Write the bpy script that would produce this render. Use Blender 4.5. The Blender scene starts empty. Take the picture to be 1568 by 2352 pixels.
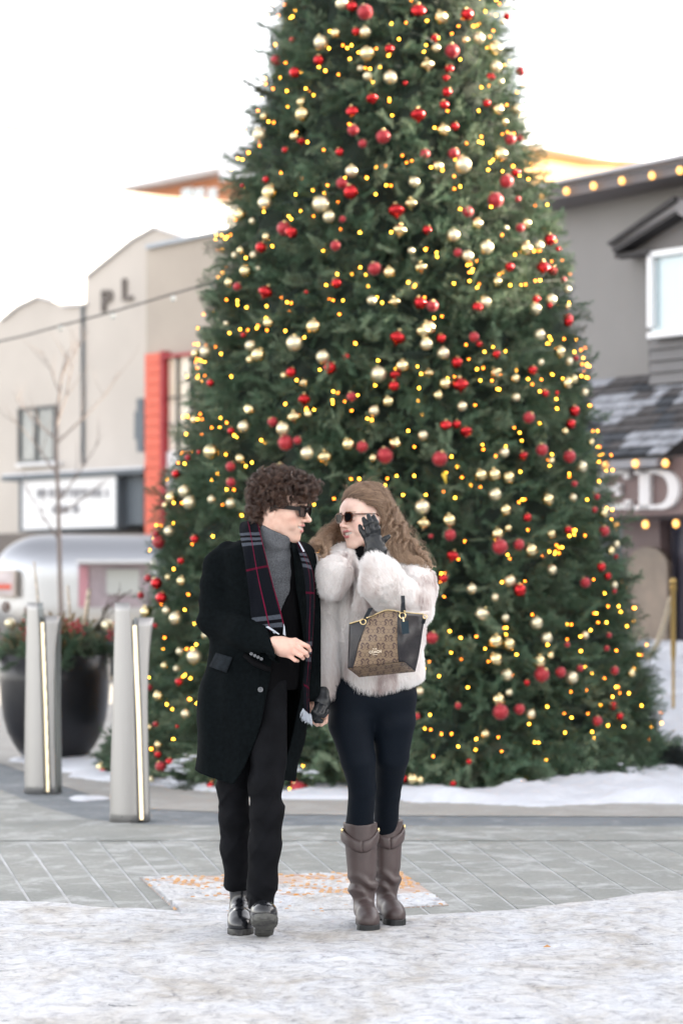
import bpy, math, random
import numpy as np
from mathutils import Vector, Matrix, Euler
R=math.radians
# ---------------------------------------------------------------- camera, light, exposure
scene=bpy.context.scene; COL=scene.collection
F=5553.0; HZ=1384.0; CH=1.30
cd=bpy.data.cameras.new('camera'); cam=bpy.data.objects.new('camera',cd); COL.objects.link(cam)
cam.location=(0,0,CH); cam.rotation_euler=(R(90),0,0)
cd.sensor_fit='VERTICAL'; cd.sensor_height=36; cd.lens=85; cd.shift_y=208/2352
cd.clip_start=.1; cd.clip_end=2000
cd.dof.use_dof=True; cd.dof.focus_distance=9.4; cd.dof.aperture_fstop=2.6
scene.camera=cam
SUN_EL=15; SUN_AZ=76          # azimuth clockwise from +Y
w=bpy.data.worlds.new('World'); scene.world=w; w.use_nodes=True
nt=w.node_tree; bg=nt.nodes['Background']
sky=nt.nodes.new('ShaderNodeTexSky'); sky.sky_type='NISHITA'; sky.sun_disc=False
sky.sun_elevation=R(SUN_EL); sky.sun_rotation=R(SUN_AZ); sky.dust_density=1.2; sky.air_density=1.0; sky.ozone_density=1.0
hs=nt.nodes.new('ShaderNodeHueSaturation'); hs.inputs['Saturation'].default_value=.24
nt.links.new(sky.outputs[0],hs.inputs['Color']); 
tn=nt.nodes.new('ShaderNodeMix'); tn.data_type='RGBA'; tn.blend_type='MULTIPLY'; tn.inputs[0].default_value=1
nt.links.new(hs.outputs[0],tn.inputs[6]); tn.inputs[7].default_value=(1.03,.985,.965,1)
nt.links.new(tn.outputs[2],bg.inputs['Color']); bg.inputs['Strength'].default_value=.15
sl=bpy.data.lights.new('sun','SUN'); sun=bpy.data.objects.new('sun',sl); COL.objects.link(sun)
sl.energy=5; sl.angle=R(.55); sl.color=(1,.86,.66)
tosun=Vector((math.sin(R(SUN_AZ))*math.cos(R(SUN_EL)),math.cos(R(SUN_AZ))*math.cos(R(SUN_EL)),math.sin(R(SUN_EL))))
sun.rotation_euler=tosun.to_track_quat('Z','Y').to_euler()
vs=scene.view_settings; vs.view_transform='Standard'; vs.look='None'; vs.gamma=1; vs.use_curve_mapping=False; vs.exposure=2.4
cy=scene.cycles; cy.use_denoising=True; cy.max_bounces=6; cy.diffuse_bounces=3; cy.glossy_bounces=3; cy.transmission_bounces=4; cy.transparent_max_bounces=6
cy.sample_clamp_indirect=4; cy.caustics_reflective=False; cy.caustics_refractive=False
cy.use_adaptive_sampling=True; cy.adaptive_threshold=.02
# ---------------------------------------------------------------- helpers
rnd=random.Random(7)
def P(px,py,Y): return Vector(((px-784)*Y/F,Y,CH-(py-HZ)*Y/F))
def G(px,py): # a point of the level ground
    Y=F*CH/(py-HZ); return Vector(((px-784)*Y/F,Y,0))
def tag(o,label=None,cat=None,group=None,kind=None):
    if label:o['label']=label
    if cat:o['category']=cat
    if group:o['group']=group
    if kind:o['kind']=kind
    return o
def empty(name,loc=(0,0,0),label=None,cat=None,group=None,rz=0):
    o=bpy.data.objects.new(name,None); COL.objects.link(o); o.location=loc; o.rotation_euler=(0,0,rz); o.empty_display_size=.1
    return tag(o,label,cat,group)
def link(name,me,parent=None,world=True):
    o=bpy.data.objects.new(name,me); COL.objects.link(o)
    if parent is not None:
        o.parent=parent
        if world:
            mw=Matrix.LocRotScale(parent.location,parent.rotation_euler,parent.scale) if parent.parent is None else None
            if mw is None:
                q=parent; mw=Matrix.Identity(4)
                while q: mw=Matrix.LocRotScale(q.location,q.rotation_euler,q.scale)@(mw if q is parent else mw); q=q.parent
                o.matrix_parent_inverse=Matrix.Identity(4)
            o.matrix_parent_inverse=WI(parent)
    return o
def WM(o):
    m=Matrix.LocRotScale(o.location,o.rotation_euler,o.scale)
    if o.parent: m=WM(o.parent)@o.matrix_parent_inverse@m
    return m
def WI(o): return WM(o).inverted()
class MB:
    def __init__(s): s.v=[]; s.f=[]; s.uv=[]
    def add(s,vs,fs):
        b=len(s.v); s.v+= [tuple(x) for x in vs]; s.f+=[tuple(i+b for i in f) for f in fs]; return s
    def box(s,c,d,rz=0,rot=None,taper=1):
        m=rot if rot is not None else Matrix.Rotation(rz,3,'Z'); c=Vector(c); vs=[]
        for z in(-.5,.5):
            t=taper if z>0 else 1
            for x,y in((-.5,-.5),(.5,-.5),(.5,.5),(-.5,.5)): vs.append(c+m@Vector((x*d[0]*t,y*d[1]*t,z*d[2])))
        return s.add(vs,[(3,2,1,0),(4,5,6,7),(0,1,5,4),(1,2,6,5),(2,3,7,6),(3,0,4,7)])
    def quad(s,a,b,c,d): return s.add([a,b,c,d],[(0,1,2,3)])
    def prism(s,pts,off):  # polygon pts (3d), extruded by off
        n=len(pts); off=Vector(off); a=[Vector(p) for p in pts]; b=[p+off for p in a]
        return s.add(a+b,[tuple(range(n))[::-1],tuple(range(n,2*n))]+[(i,(i+1)%n,n+(i+1)%n,n+i) for i in range(n)])
    def tube(s,path,r,n=8,cap=True):
        path=[Vector(p) for p in path]; m=len(path)
        rr=r if isinstance(r,(list,tuple)) else [r]*m
        up=Vector((0,0,1)); vs=[];prev=None
        for i,p in enumerate(path):
            t=(path[min(i+1,m-1)]-path[max(i-1,0)])
            t=t.normalized() if t.length>1e-9 else Vector((0,0,1))
            if prev is None: a=t.cross(up if abs(t.z)<.9 else Vector((1,0,0))).normalized()
            else: a=(prev-t*prev.dot(t)).normalized()
            prev=a; b=t.cross(a)
            for k in range(n):
                q=2*math.pi*k/n; vs.append(p+(a*math.cos(q)+b*math.sin(q))*rr[i])
        fs=[(i*n+k,i*n+(k+1)%n,(i+1)*n+(k+1)%n,(i+1)*n+k) for i in range(m-1) for k in range(n)]
        if cap: fs+=[tuple(range(n))[::-1],tuple(range((m-1)*n,m*n))]
        return s.add(vs,fs)
    def lathe(s,prof,n=24,c=(0,0,0),axis=None):
        c=Vector(c); q=Vector((0,0,1)).rotation_difference(Vector(axis)) if axis is not None else None; vs=[]
        for r,z in prof:
            for k in range(n):
                a=2*math.pi*k/n; p=Vector((r*math.cos(a),r*math.sin(a),z))
                vs.append(c+(q@p if q else p))
        m=len(prof)
        return s.add(vs,[(i*n+k,i*n+(k+1)%n,(i+1)*n+(k+1)%n,(i+1)*n+k) for i in range(m-1) for k in range(n)])
    def ball(s,c,r,n=12,m=8,sc=(1,1,1)):
        prof=[(math.sin(math.pi*i/m),-math.cos(math.pi*i/m)) for i in range(m+1)]
        c=Vector(c); vs=[];
        for a,z in prof:
            for k in range(n):
                q=2*math.pi*k/n; vs.append(c+Vector((a*math.cos(q)*r*sc[0],a*math.sin(q)*r*sc[1],z*r*sc[2])))
        return s.add(vs,[(i*n+k,i*n+(k+1)%n,(i+1)*n+(k+1)%n,(i+1)*n+k) for i in range(m) for k in range(n)])
    def mesh(s,name,mat,smooth=False):
        me=bpy.data.meshes.new(name); me.from_pydata(s.v,[],s.f)
        if mat: me.materials.append(mat)
        if smooth: me.shade_smooth()
        me.update(); return me
    def build(s,name,mat,parent=None,smooth=False,**k):
        return tag(link(name,s.mesh(name,mat,smooth),parent),**k)
def grid_mesh(name,pts,nu,nv,mat,parent=None,smooth=True,uv=None,thick=0,closed=False,**k):
    """pts: list of nu*nv points, row by row (nv per row)"""
    me=bpy.data.meshes.new(name)
    fs=[(i*nv+j,i*nv+j+1,(i+1)*nv+j+1,(i+1)*nv+j) for i in range(nu-1) for j in range(nv-1)]
    me.from_pydata([tuple(p) for p in pts],[],fs)
    if uv is not None:
        l=me.uv_layers.new(name='UVMap')
        for lp in me.loops: l.data[lp.index].uv=uv[lp.vertex_index]
    me.materials.append(mat)
    if smooth: me.shade_smooth()
    o=tag(link(name,me,parent),**k)
    if thick:
        md=o.modifiers.new('solidify','SOLIDIFY'); md.thickness=thick; md.offset=0
    return o
def np_mesh(name,V,Q,mat,parent=None,smooth=True,col=None,**k):
    me=bpy.data.meshes.new(name); V=np.asarray(V,np.float32); Q=np.asarray(Q,np.int32); c=Q.shape[1]
    me.vertices.add(len(V)); me.vertices.foreach_set('co',V.ravel())
    me.loops.add(Q.size); me.loops.foreach_set('vertex_index',Q.ravel())
    me.polygons.add(len(Q)); me.polygons.foreach_set('loop_start',np.arange(0,Q.size,c,dtype=np.int32)); me.polygons.foreach_set('loop_total',np.full(len(Q),c,np.int32))
    me.update(calc_edges=True)
    if col is not None:
        at=me.color_attributes.new('Col','FLOAT_COLOR','POINT'); at.data.foreach_set('color',np.concatenate([col,np.ones((len(col),1))],1).astype(np.float32).ravel())
    if mat: me.materials.append(mat)
    if smooth: me.shade_smooth()
    return tag(link(name,me,parent),**k)
# ---------------------------------------------------------------- materials
def N(nt,t,**k):
    n=nt.nodes.new(t)
    for a,b in k.items():
        if a.startswith('i_'):
            key=a[2:]; n.inputs[int(key) if key.isdigit() else key].default_value=b
        else: setattr(n,a,b)
    return n
def ramp(nt,src,stops):
    r=nt.nodes.new('ShaderNodeValToRGB'); e=r.color_ramp.elements
    while len(e)<len(stops): e.new(.5)
    for x,(p,c) in zip(e,stops): x.position=p; x.color=(*c,1) if len(c)==3 else c
    nt.links.new(src,r.inputs[0]); return r.outputs[0]
def mat(name,c,rough=.6,metal=0,var=0,vs=8,bump=0,bs=60,em=None,es=0,c2=None,stretch=(1,1,1),coord='Object',attr=None,sheen=0,coat=0,spec=None,bd=.01):
    m=bpy.data.materials.new(name); m.use_nodes=True; nt=m.node_tree; b=nt.nodes['Principled BSDF']; L=nt.links.new
    b.inputs['Base Color'].default_value=(*c,1); b.inputs['Roughness'].default_value=rough; b.inputs['Metallic'].default_value=metal
    if spec is not None: b.inputs['Specular IOR Level'].default_value=spec
    if sheen: b.inputs['Sheen Weight'].default_value=sheen; b.inputs['Sheen Roughness'].default_value=.5
    if coat: b.inputs['Coat Weight'].default_value=coat; b.inputs['Coat Roughness'].default_value=.15
    if var or bump:
        tc=N(nt,'ShaderNodeTexCoord'); mp=N(nt,'ShaderNodeMapping'); mp.inputs['Scale'].default_value=stretch; L(tc.outputs[coord],mp.inputs[0])
    if attr:
        a=N(nt,'ShaderNodeVertexColor'); a.layer_name=attr; base=a.outputs[0]; L(base,b.inputs['Base Color'])
    if var:
        n=N(nt,'ShaderNodeTexNoise',i_Scale=vs,i_Detail=6,i_Roughness=.62); L(mp.outputs[0],n.inputs['Vector'])
        c2_=c2 or tuple(min(1,x*(1+var)) for x in c); c1=c if c2 else tuple(x*(1-var) for x in c)
        o=ramp(nt,n.outputs[0],[(.32,c1),(.68,c2_)])
        if attr:
            mx=N(nt,'ShaderNodeMix',data_type='RGBA',blend_type='MULTIPLY'); mx.inputs[0].default_value=1
            o=ramp(nt,n.outputs[0],[(.3,(1-var,)*3),(.7,(1,1,1))]); L(base,mx.inputs[6]); L(o,mx.inputs[7]); o=mx.outputs[2]
        L(o,b.inputs['Base Color'])
    if bump:
        n=N(nt,'ShaderNodeTexNoise',i_Scale=bs,i_Detail=5,i_Roughness=.6); L(mp.outputs[0],n.inputs['Vector'])
        bp=N(nt,'ShaderNodeBump',i_Strength=bump,i_Distance=bd); L(n.outputs[0],bp.inputs['Height']); L(bp.outputs[0],b.inputs['Normal'])
    if em: b.inputs['Emission Color'].default_value=(*em,1); b.inputs['Emission Strength'].default_value=es; m.cycles.emission_sampling='NONE' if es else 'AUTO'
    return m
def text_mesh(name,txt,size,mat,parent,M,ext=.01,xs=1,bold=0,**k):
    c=bpy.data.curves.new('t','FONT'); c.body=txt; c.size=size; c.extrude=ext; c.align_x='CENTER'; c.align_y='CENTER'; c.offset=bold
    o=bpy.data.objects.new('t',c); COL.objects.link(o); bpy.context.view_layer.update()
    me=bpy.data.meshes.new_from_object(o.evaluated_get(bpy.context.evaluated_depsgraph_get())); bpy.data.objects.remove(o)
    me.transform(Matrix.Diagonal((xs,1,1,1))); me.transform(M); me.materials.clear(); me.materials.append(mat); me.name=name
    return tag(link(name,me,parent),**k)
# ---------------------------------------------------------------- implicit-surface modelling (numpy)
def vlen(*a): return np.sqrt(sum(x*x for x in a))
def smin(a,b,k):
    h=np.clip(.5+.5*(b-a)/k,0,1); return b+(a-b)*h-k*h*(1-h)
def smax(a,b,k): return -smin(-a,-b,k)
def s_cone(p,a,b,ra,rb,sq=None):
    X,Y,Z=p; ax,ay,az=a; dx,dy,dz=b[0]-ax,b[1]-ay,b[2]-az; L2=dx*dx+dy*dy+dz*dz+1e-12
    t=np.clip(((X-ax)*dx+(Y-ay)*dy+(Z-az)*dz)/L2,0,1)
    ex,ey,ez=X-ax-t*dx,Y-ay-t*dy,Z-az-t*dz
    if sq: ex,ey,ez=ex/sq[0],ey/sq[1],ez/sq[2]
    return vlen(ex,ey,ez)-(ra+(rb-ra)*t)
def s_ell(p,c,r):
    X,Y,Z=p; a,b,d=(X-c[0])/r[0],(Y-c[1])/r[1],(Z-c[2])/r[2]; k=vlen(a,b,d); return (k-1)*min(r)*(.55+.45*np.minimum(k,1.5)/1.0)
def chain(p,pts,rs,k=.02,sq=None):
    d=None
    for i in range(len(pts)-1):
        e=s_cone(p,pts[i],pts[i+1],rs[i],rs[i+1],sq); d=e if d is None else smin(d,e,k)
    return d
def wob(p,s,amp,seed=0,n=4,st=(1,1,1)):
    r=np.random.RandomState(seed); o=0
    for i in range(n):
        v=r.normal(size=3)*s*(1+.5*i)*np.array(st); ph=r.rand()*6.28
        o=o+np.sin(p[0]*v[0]+p[1]*v[1]+p[2]*v[2]+ph)/(1+.5*i)
    return o*(amp/2.0)
def surfnet(f,lo,hi,h):
    lo=np.array(lo,np.float64); hi=np.array(hi,np.float64); n=np.ceil((hi-lo)/h).astype(int)+1
    ax=[(lo[i]+h*np.arange(n[i])).astype(np.float32) for i in range(3)]
    X,Y,Z=np.meshgrid(*ax,indexing='ij'); V=f((X,Y,Z)).astype(np.float32); del X,Y,Z
    V=np.pad(V[1:-1,1:-1,1:-1],1,constant_values=h)   # closed at the border
    I=V<0; c=np.zeros(tuple(n-1),np.int8)
    offs=[(a,b,d) for a in(0,1) for b in(0,1) for d in(0,1)]
    sl_=lambda A,o:A[o[0]:A.shape[0]-1+o[0],o[1]:A.shape[1]-1+o[1],o[2]:A.shape[2]-1+o[2]]
    for o in offs: c+=sl_(I,o)
    act=np.argwhere((c>0)&(c<8)); idx=-np.ones(tuple(n-1),np.int32); idx[tuple(act.T)]=np.arange(len(act))
    pos=np.zeros((len(act),3)); cnt=np.zeros(len(act))
    for o in offs:
        for a in range(3):
            if o[a]: continue
            o2=list(o); o2[a]=1; A=act+np.array(o); B=act+np.array(o2)
            va=V[tuple(A.T)]; vb=V[tuple(B.T)]; m=(va<0)!=(vb<0); t=va[m]/(va[m]-vb[m])
            q=A[m].astype(float); q[:,a]+=t; pos[m]+=q; cnt[m]+=1
    pos=lo+h*pos/cnt[:,None]; quads=[]
    for a in range(3):
        b,d=(a+1)%3,(a+2)%3
        s0=[slice(None)]*3; s1=[slice(None)]*3; s0[a]=slice(0,-1); s1[a]=slice(1,None)
        e=np.argwhere(I[tuple(s0)]!=I[tuple(s1)])
        ok=(e[:,b]>0)&(e[:,d]>0)&(e[:,b]<n[b]-1)&(e[:,d]<n[d]-1); e=e[ok]
        def cell(db,dd):
            q=e.copy(); q[:,b]-=db; q[:,d]-=dd; return idx[tuple(q.T)]
        q=np.stack([cell(1,1),cell(0,1),cell(0,0),cell(1,0)],1)
        fl=~I[tuple(e.T)]; q[fl]=q[fl][:,::-1]; quads.append(q)
    return pos,np.concatenate(quads)
def lap(V,Q,it=1,lam=.5):
    e=np.concatenate([Q[:,[i,(i+1)%4]] for i in range(4)]); e=np.concatenate([e,e[:,::-1]])
    for _ in range(it):
        s=np.zeros_like(V); np.add.at(s,e[:,0],V[e[:,1]]); c=np.bincount(e[:,0],minlength=len(V))[:,None]; V=V+lam*(s/np.maximum(c,1)-V)
    return V
def sdf_obj(name,f,lo,hi,h,mat,parent,smooth=1,colf=None,**k):
    V,Q=surfnet(f,lo,hi,h)
    if smooth: V=lap(V,Q,smooth)
    col=colf(V) if colf else None
    o=np_mesh(name,V,Q,mat,parent,True,col,**k); o_=(V,Q); return o,o_
def hair(name,curves,radius,mat,parent=None,tip=.3,**k):
    """curves: array (n,m,3)"""
    n,m,_=curves.shape; hc=bpy.data.hair_curves.new(name); hc.add_curves([m]*n)
    hc.position_data.foreach_set('vector',curves.astype(np.float32).ravel())
    at=hc.attributes.get('radius') or hc.attributes.new('radius','FLOAT','POINT')
    t=np.linspace(0,1,m); rr=np.asarray(radius).reshape(-1,1)*(1-(1-tip)*t)[None,:]*np.ones((n,1)); at.data.foreach_set('value',rr.astype(np.float32).ravel())
    hc.materials.append(mat)
    return tag(link(name,hc,parent),**k)
# ---------------------------------------------------------------- ground
def ground_mat(name,c1,c2,frost=.5,seed=0,rough=.75):
    m=bpy.data.materials.new(name); m.use_nodes=True; nt=m.node_tree; b=nt.nodes['Principled BSDF']; L=nt.links.new
    tc=N(nt,'ShaderNodeTexCoord'); mp=N(nt,'ShaderNodeMapping'); mp.inputs['Location'].default_value=(seed,seed*.7,0); L(tc.outputs['Object'],mp.inputs[0])
    n1=N(nt,'ShaderNodeTexNoise',i_Scale=1.7,i_Detail=8,i_Roughness=.7); L(mp.outputs[0],n1.inputs['Vector'])
    base=ramp(nt,n1.outputs[0],[(.3,c1),(.7,c2)])
    n2=N(nt,'ShaderNodeTexNoise',i_Scale=3.1,i_Detail=10,i_Roughness=.72,i_Distortion=.6); L(mp.outputs[0],n2.inputs['Vector'])
    f=ramp(nt,n2.outputs[0],[(.5,(0,0,0)),(.62,(frost,)*3),(.72,(min(1,frost*1.6),)*3)])
    n3=N(nt,'ShaderNodeTexNoise',i_Scale=38,i_Detail=4,i_Roughness=.7); L(mp.outputs[0],n3.inputs['Vector'])
    mx=N(nt,'ShaderNodeMix',data_type='RGBA'); L(f,mx.inputs[0]); L(base,mx.inputs[6]); mx.inputs[7].default_value=(.50,.51,.51,1)
    g=ramp(nt,n3.outputs[0],[(.3,(.78,.78,.78)),(.7,(1.1,1.1,1.1))])
    mm=N(nt,'ShaderNodeMix',data_type='RGBA',blend_type='MULTIPLY'); mm.inputs[0].default_value=.8; L(mx.outputs[2],mm.inputs[6]); L(g,mm.inputs[7]); L(mm.outputs[2],b.inputs['Base Color'])
    b.inputs['Roughness'].default_value=rough
    bp=N(nt,'ShaderNodeBump',i_Strength=.5,i_Distance=.006); L(n3.outputs[0],bp.inputs['Height']); L(bp.outputs[0],b.inputs['Normal'])
    return m
def snow_mat(name,dirt=.3,streak=(1,1,1),dark=(.36,.33,.30),bump=.5):
    m=bpy.data.materials.new(name); m.use_nodes=True; nt=m.node_tree; b=nt.nodes['Principled BSDF']; L=nt.links.new
    tc=N(nt,'ShaderNodeTexCoord'); mp=N(nt,'ShaderNodeMapping'); mp.inputs['Scale'].default_value=streak; L(tc.outputs['Object'],mp.inputs[0])
    n1=N(nt,'ShaderNodeTexNoise',i_Scale=2.2,i_Detail=9,i_Roughness=.68,i_Distortion=.8); L(mp.outputs[0],n1.inputs['Vector'])
    n2=N(nt,'ShaderNodeTexNoise',i_Scale=15,i_Detail=10,i_Roughness=.72,i_Distortion=.9); L(mp.outputs[0],n2.inputs['Vector'])
    a=ramp(nt,n1.outputs[0],[(.38,(.68,.70,.735)),(.52,(.63,.63,.63)),(.66,(.48,.45,.41))] if dirt else [(.3,(.66,.68,.72)),(.7,(.58,.60,.65))])
    g=ramp(nt,n2.outputs[0],[(.32,(.42,.42,.45)),(.43,(.80,.80,.82)),(.53,(1,1,1)),(.66,(1.14,1.14,1.14))] if dirt else [(.3,(.9,.9,.9)),(.7,(1,1,1))])
    mm=N(nt,'ShaderNodeMix',data_type='RGBA',blend_type='MULTIPLY'); mm.inputs[0].default_value=1; L(a,mm.inputs[6]); L(g,mm.inputs[7]); out=mm.outputs[2]
    if dirt:
        mp2=N(nt,'ShaderNodeMapping'); mp2.inputs['Scale'].default_value=(2.2,5.5,1); mp2.inputs['Location'].default_value=(4.3,1.7,0); L(tc.outputs['Object'],mp2.inputs[0])
        n3=N(nt,'ShaderNodeTexNoise',i_Scale=1.6,i_Detail=12,i_Roughness=.72,i_Distortion=.8); L(mp2.outputs[0],n3.inputs['Vector'])
        k=ramp(nt,n3.outputs[0],[(.335,(1,1,1)),(.350,(0,0,0))])
        mk=N(nt,'ShaderNodeMix',data_type='RGBA'); L(k,mk.inputs[0]); L(out,mk.inputs[6]); mk.inputs[7].default_value=(.09,.1,.115,1); out=mk.outputs[2]
    L(out,b.inputs['Base Color']); b.inputs['Roughness'].default_value=.62
    b.inputs['Subsurface Weight'].default_value=0
    bp=N(nt,'ShaderNodeBump',i_Strength=bump,i_Distance=.02); L(n2.outputs[0],bp.inputs['Height'])
    bp2=N(nt,'ShaderNodeBump',i_Strength=bump,i_Distance=.05); L(n1.outputs[0],bp2.inputs['Height']); L(bp.outputs[0],bp2.inputs['Normal']); L(bp2.outputs[0],b.inputs['Normal'])
    return m
M_far=ground_mat('far_ground',(.26,.26,.26),(.38,.38,.38),.6,3)
M_conc=ground_mat('concrete',(.205,.215,.20),(.30,.305,.285),.6,1)
M_conc2=ground_mat('concrete_warm',(.29,.28,.26),(.36,.345,.32),.35,2)
M_dark=ground_mat('blue_paving',(.13,.15,.165),(.185,.20,.215),.3,5)
M_joint=ground_mat('joint_frost',(.24,.25,.25),(.62,.63,.64),.6,9)
M_ice=snow_mat('packed_ice',1,(1.1,.75,1),bump=.9)
M_snow=snow_mat('snow',0,bump=.35)
MB().quad((-300,-60,-.025),(300,-60,-.025),(300,500,-.025),(-300,500,-.025)).build('ground',M_far,kind='structure')
MB().quad((-14,9,-.0035),(14,9,-.0035),(14,13.215,-.0035),(-14,13.215,-.0035)).build('pavement_joint_bed',M_joint,kind='structure')
# ramp of stamped slabs: one object per slab
walk=empty('pavement',(0,11.5,0)); tag(walk,kind='structure')
LN=[(-560,-590),(-440,-460),(-330,-330),(-230,-220),(-125,-105),(-19,110),(60,205),(145,310),(225,395),(295,480),(365,560),(440,630),(515,720),(592,830),(680,925),(775,1030),(880,1145),(985,1245),(1075,1350),(1165,1465),(1250,1590),(1328,1705),(1405,1810),(1490,1930),(1580,2050),(1690,2180),(1800,2300)]
g_=.015
rnd.seed(3)
for i in range(len(LN)-1):
    a,b=LN[i],LN[i+1]
    p0,p1=G(a[0],1931),G(a[1],2135); q0,q1=G(b[0],1931),G(b[1],2135)
    n=1
    for r in range(n):
        e=.5*g_; dz=rnd.uniform(-.0012,.0015)
        A=[p0+Vector((e,-e,0)),q0+Vector((-e,-e,0)),q1+Vector((-e,e,0)),p1+Vector((e,e,0))]
        mb=MB(); top=[v+Vector((0,0,dz)) for v in A]; ins=[]
        c=sum(top,Vector())/4
        for v in top: d=(c-v).normalized()*.012; ins.append(v+d)
        low=[v-Vector((0,0,.006)) for v in top]; bot=[v-Vector((0,0,.02)) for v in top]
        mb.add([*ins,*low,*bot],[(3,2,1,0)]+[(j,(j+1)%4,4+(j+1)%4,4+j) for j in range(4)]+[(4+j,4+(j+1)%4,8+(j+1)%4,8+j) for j in range(4)])
        mb.build('paving_slab',M_conc,walk)
def strip(name,top,bot,z,m,**k):  # lists of ground points (from D pixels), top=far edge
    n=len(top); mb=MB(); 
    for i in range(n-1):
        a,b,c,d=[Vector((q[0],q[1],z)) for q in (bot[i],bot[i+1],top[i+1],top[i])]; mb.quad(a,b,c,d)
    return mb.build(name,m,**k)
gD=lambda L_:[G(*q) for q in L_]
band_top=[(-9,24.5),(-4.2,21.6)]+[tuple(G(*q)[:2]) for q in ((0,1752),(120,1798),(230,1833),(340,1858),(600,1870),(1000,1874),(1568,1876))]+[(6,14.65),(14,15.2)]
band_bot=[(-9,20.8),(-4.2,18.7)]+[tuple(G(*q)[:2]) for q in ((0,1812),(90,1850),(200,1880),(340,1894),(600,1896),(1000,1897),(1568,1897))]+[(6,14.0),(14,14.5)]
pl=[tuple(G(q,1931)[:2]) for q in range(-900,2600,350)]
# apron between slabs and the dark band
def poly(name,pts,z,m,**k):
    me=MB(); me.add([(x,y,z) for x,y in pts],[tuple(range(len(pts)))]); return me.build(name,m,**k)
poly('pavement_apron',[(-14,13.21),(14,13.21)]+[(x,y-.012) for x,y in band_bot[::-1]],0,M_conc,kind='structure')
strip('dark_paving_band',band_top,band_bot,-.003,M_dark,kind='structure')
poly('plaza',[(x,y+.012) for x,y in band_top]+[(30,18),(30,70),(-30,70),(-30,30)],0,M_conc2,kind='structure')
# ice road
def fbm(X,Y,seed,s,o=5,g=.5):
    r=np.random.RandomState(seed); out=0; a=1
    for i in range(o):
        for _ in range(3):
            th=r.rand()*6.28; ph=r.rand()*6.28; k=s*(2**i)*(0.8+.5*r.rand()); out=out+a*np.sin(k*(np.cos(th)*X+np.sin(th)*Y)+ph)/3
        a*=g
    return out
bx=[-9,-1.48]+[G(*q)[0] for q in((300,2088),(500,2100),(640,2092),(760,2094),(900,2104),(1000,2108),(1200,2085),(1568,2048))]+[4,9]
by=[10.9,10.45]+[G(*q)[1] for q in((300,2088),(500,2100),(640,2092),(760,2094),(900,2104),(1000,2108),(1200,2085),(1568,2048))]+[11.6,12]
xs=np.linspace(-6,6,420); ys=np.concatenate([np.linspace(2.5,7,90),np.linspace(7.02,12.0,300)])
X,Y=np.meshgrid(xs,ys,indexing='ij'); yb=np.interp(X,bx,by)+.11*fbm(X*1.0,Y,4,3,6,.6)
H=.013+.008*fbm(X,Y,1,1.6)+.0045*fbm(X,Y,2,9,5,.62)
e=np.clip((Y-yb)/.35+.35,0,1); H=H*(1-e)-.03*np.clip(e-.35,0,1)
H=np.where(Y>yb+.35,-.05,H)
V=np.stack([X,Y,H],-1).reshape(-1,3); nx,ny=X.shape; I=np.arange(nx*ny).reshape(nx,ny)
Q=np.stack([I[:-1,:-1],I[1:,:-1],I[1:,1:],I[:-1,1:]],-1).reshape(-1,4); Q=Q[(V[Q[:,0],2]>-.045)]
np_mesh('icy_road',V,Q,M_ice,kind='structure')
# snow on and beside the tactile plate shows as part of the ice; the plate itself
M_tac=mat('tactile',(.42,.25,.17),.85,var=.5,vs=9,c2=(.50,.47,.45),bump=.5,bs=60)
M_dome=mat('tactile_dome',(.62,.27,.03),.6,var=.5,vs=9,c2=(.50,.36,.25))
tp=empty('tactile_plate',tuple(G(660,2040)),'orange tactile paving plate half covered by snow behind the couple','tactile plate')
A=[G(322,2017),G(640,2011),G(916,2001),G(1030,2080),G(700,2100),G(412,2100)]
MB().prism([Vector((a.x,a.y,.001)) for a in A],(0,0,.003)).build('plate',M_tac,tp)
def inside(x,y,poly_):
    c=False; n=len(poly_)
    for i in range(n):
        a,b=poly_[i],poly_[(i+1)%n]
        if (a.y>y)!=(b.y>y) and x<(b.x-a.x)*(y-a.y)/(b.y-a.y)+a.x: c=not c
    return c
rnd.seed(11); dm=None; k=0; rest=MB()
def dome_mb(s=1):
    return MB().lathe([(.013*s,0),(.012*s,.004),(.008*s,.0065),(0.0001,.007)],8)
dme=dome_mb(.85).mesh('dome',M_dome,True)
pos=[]
yy=9.95
while yy<11.6:
    xx=-1.1+rnd.random()*.02
    while xx<.75:
        if inside(xx,yy,A):
            cov=fbm(np.float64(xx),np.float64(yy),8,5,3)
            prob=.62 if yy>11.0 and xx>-.25 else (.40 if yy>10.7 else .22)
            if rnd.random()<prob*(1.1 if cov>-.2 else .4): pos.append((xx,yy))
        xx+=.036
    yy+=.042
rnd.shuffle(pos)
for x,y in pos[:300]:
    o=link('dome',dme,tp); o.matrix_parent_inverse=Matrix.Identity(4); o.location=(x-tp.location.x,y-tp.location.y,.0045)
if len(pos)>300:
    mb=MB()
    for x,y in pos[300:]: mb.lathe([(.013,0),(.012,.004),(.008,.0065),(0.0001,.007)],6,(x,y,.0045))
    mb.build('domes',M_dome,tp,kind='stuff')
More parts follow.
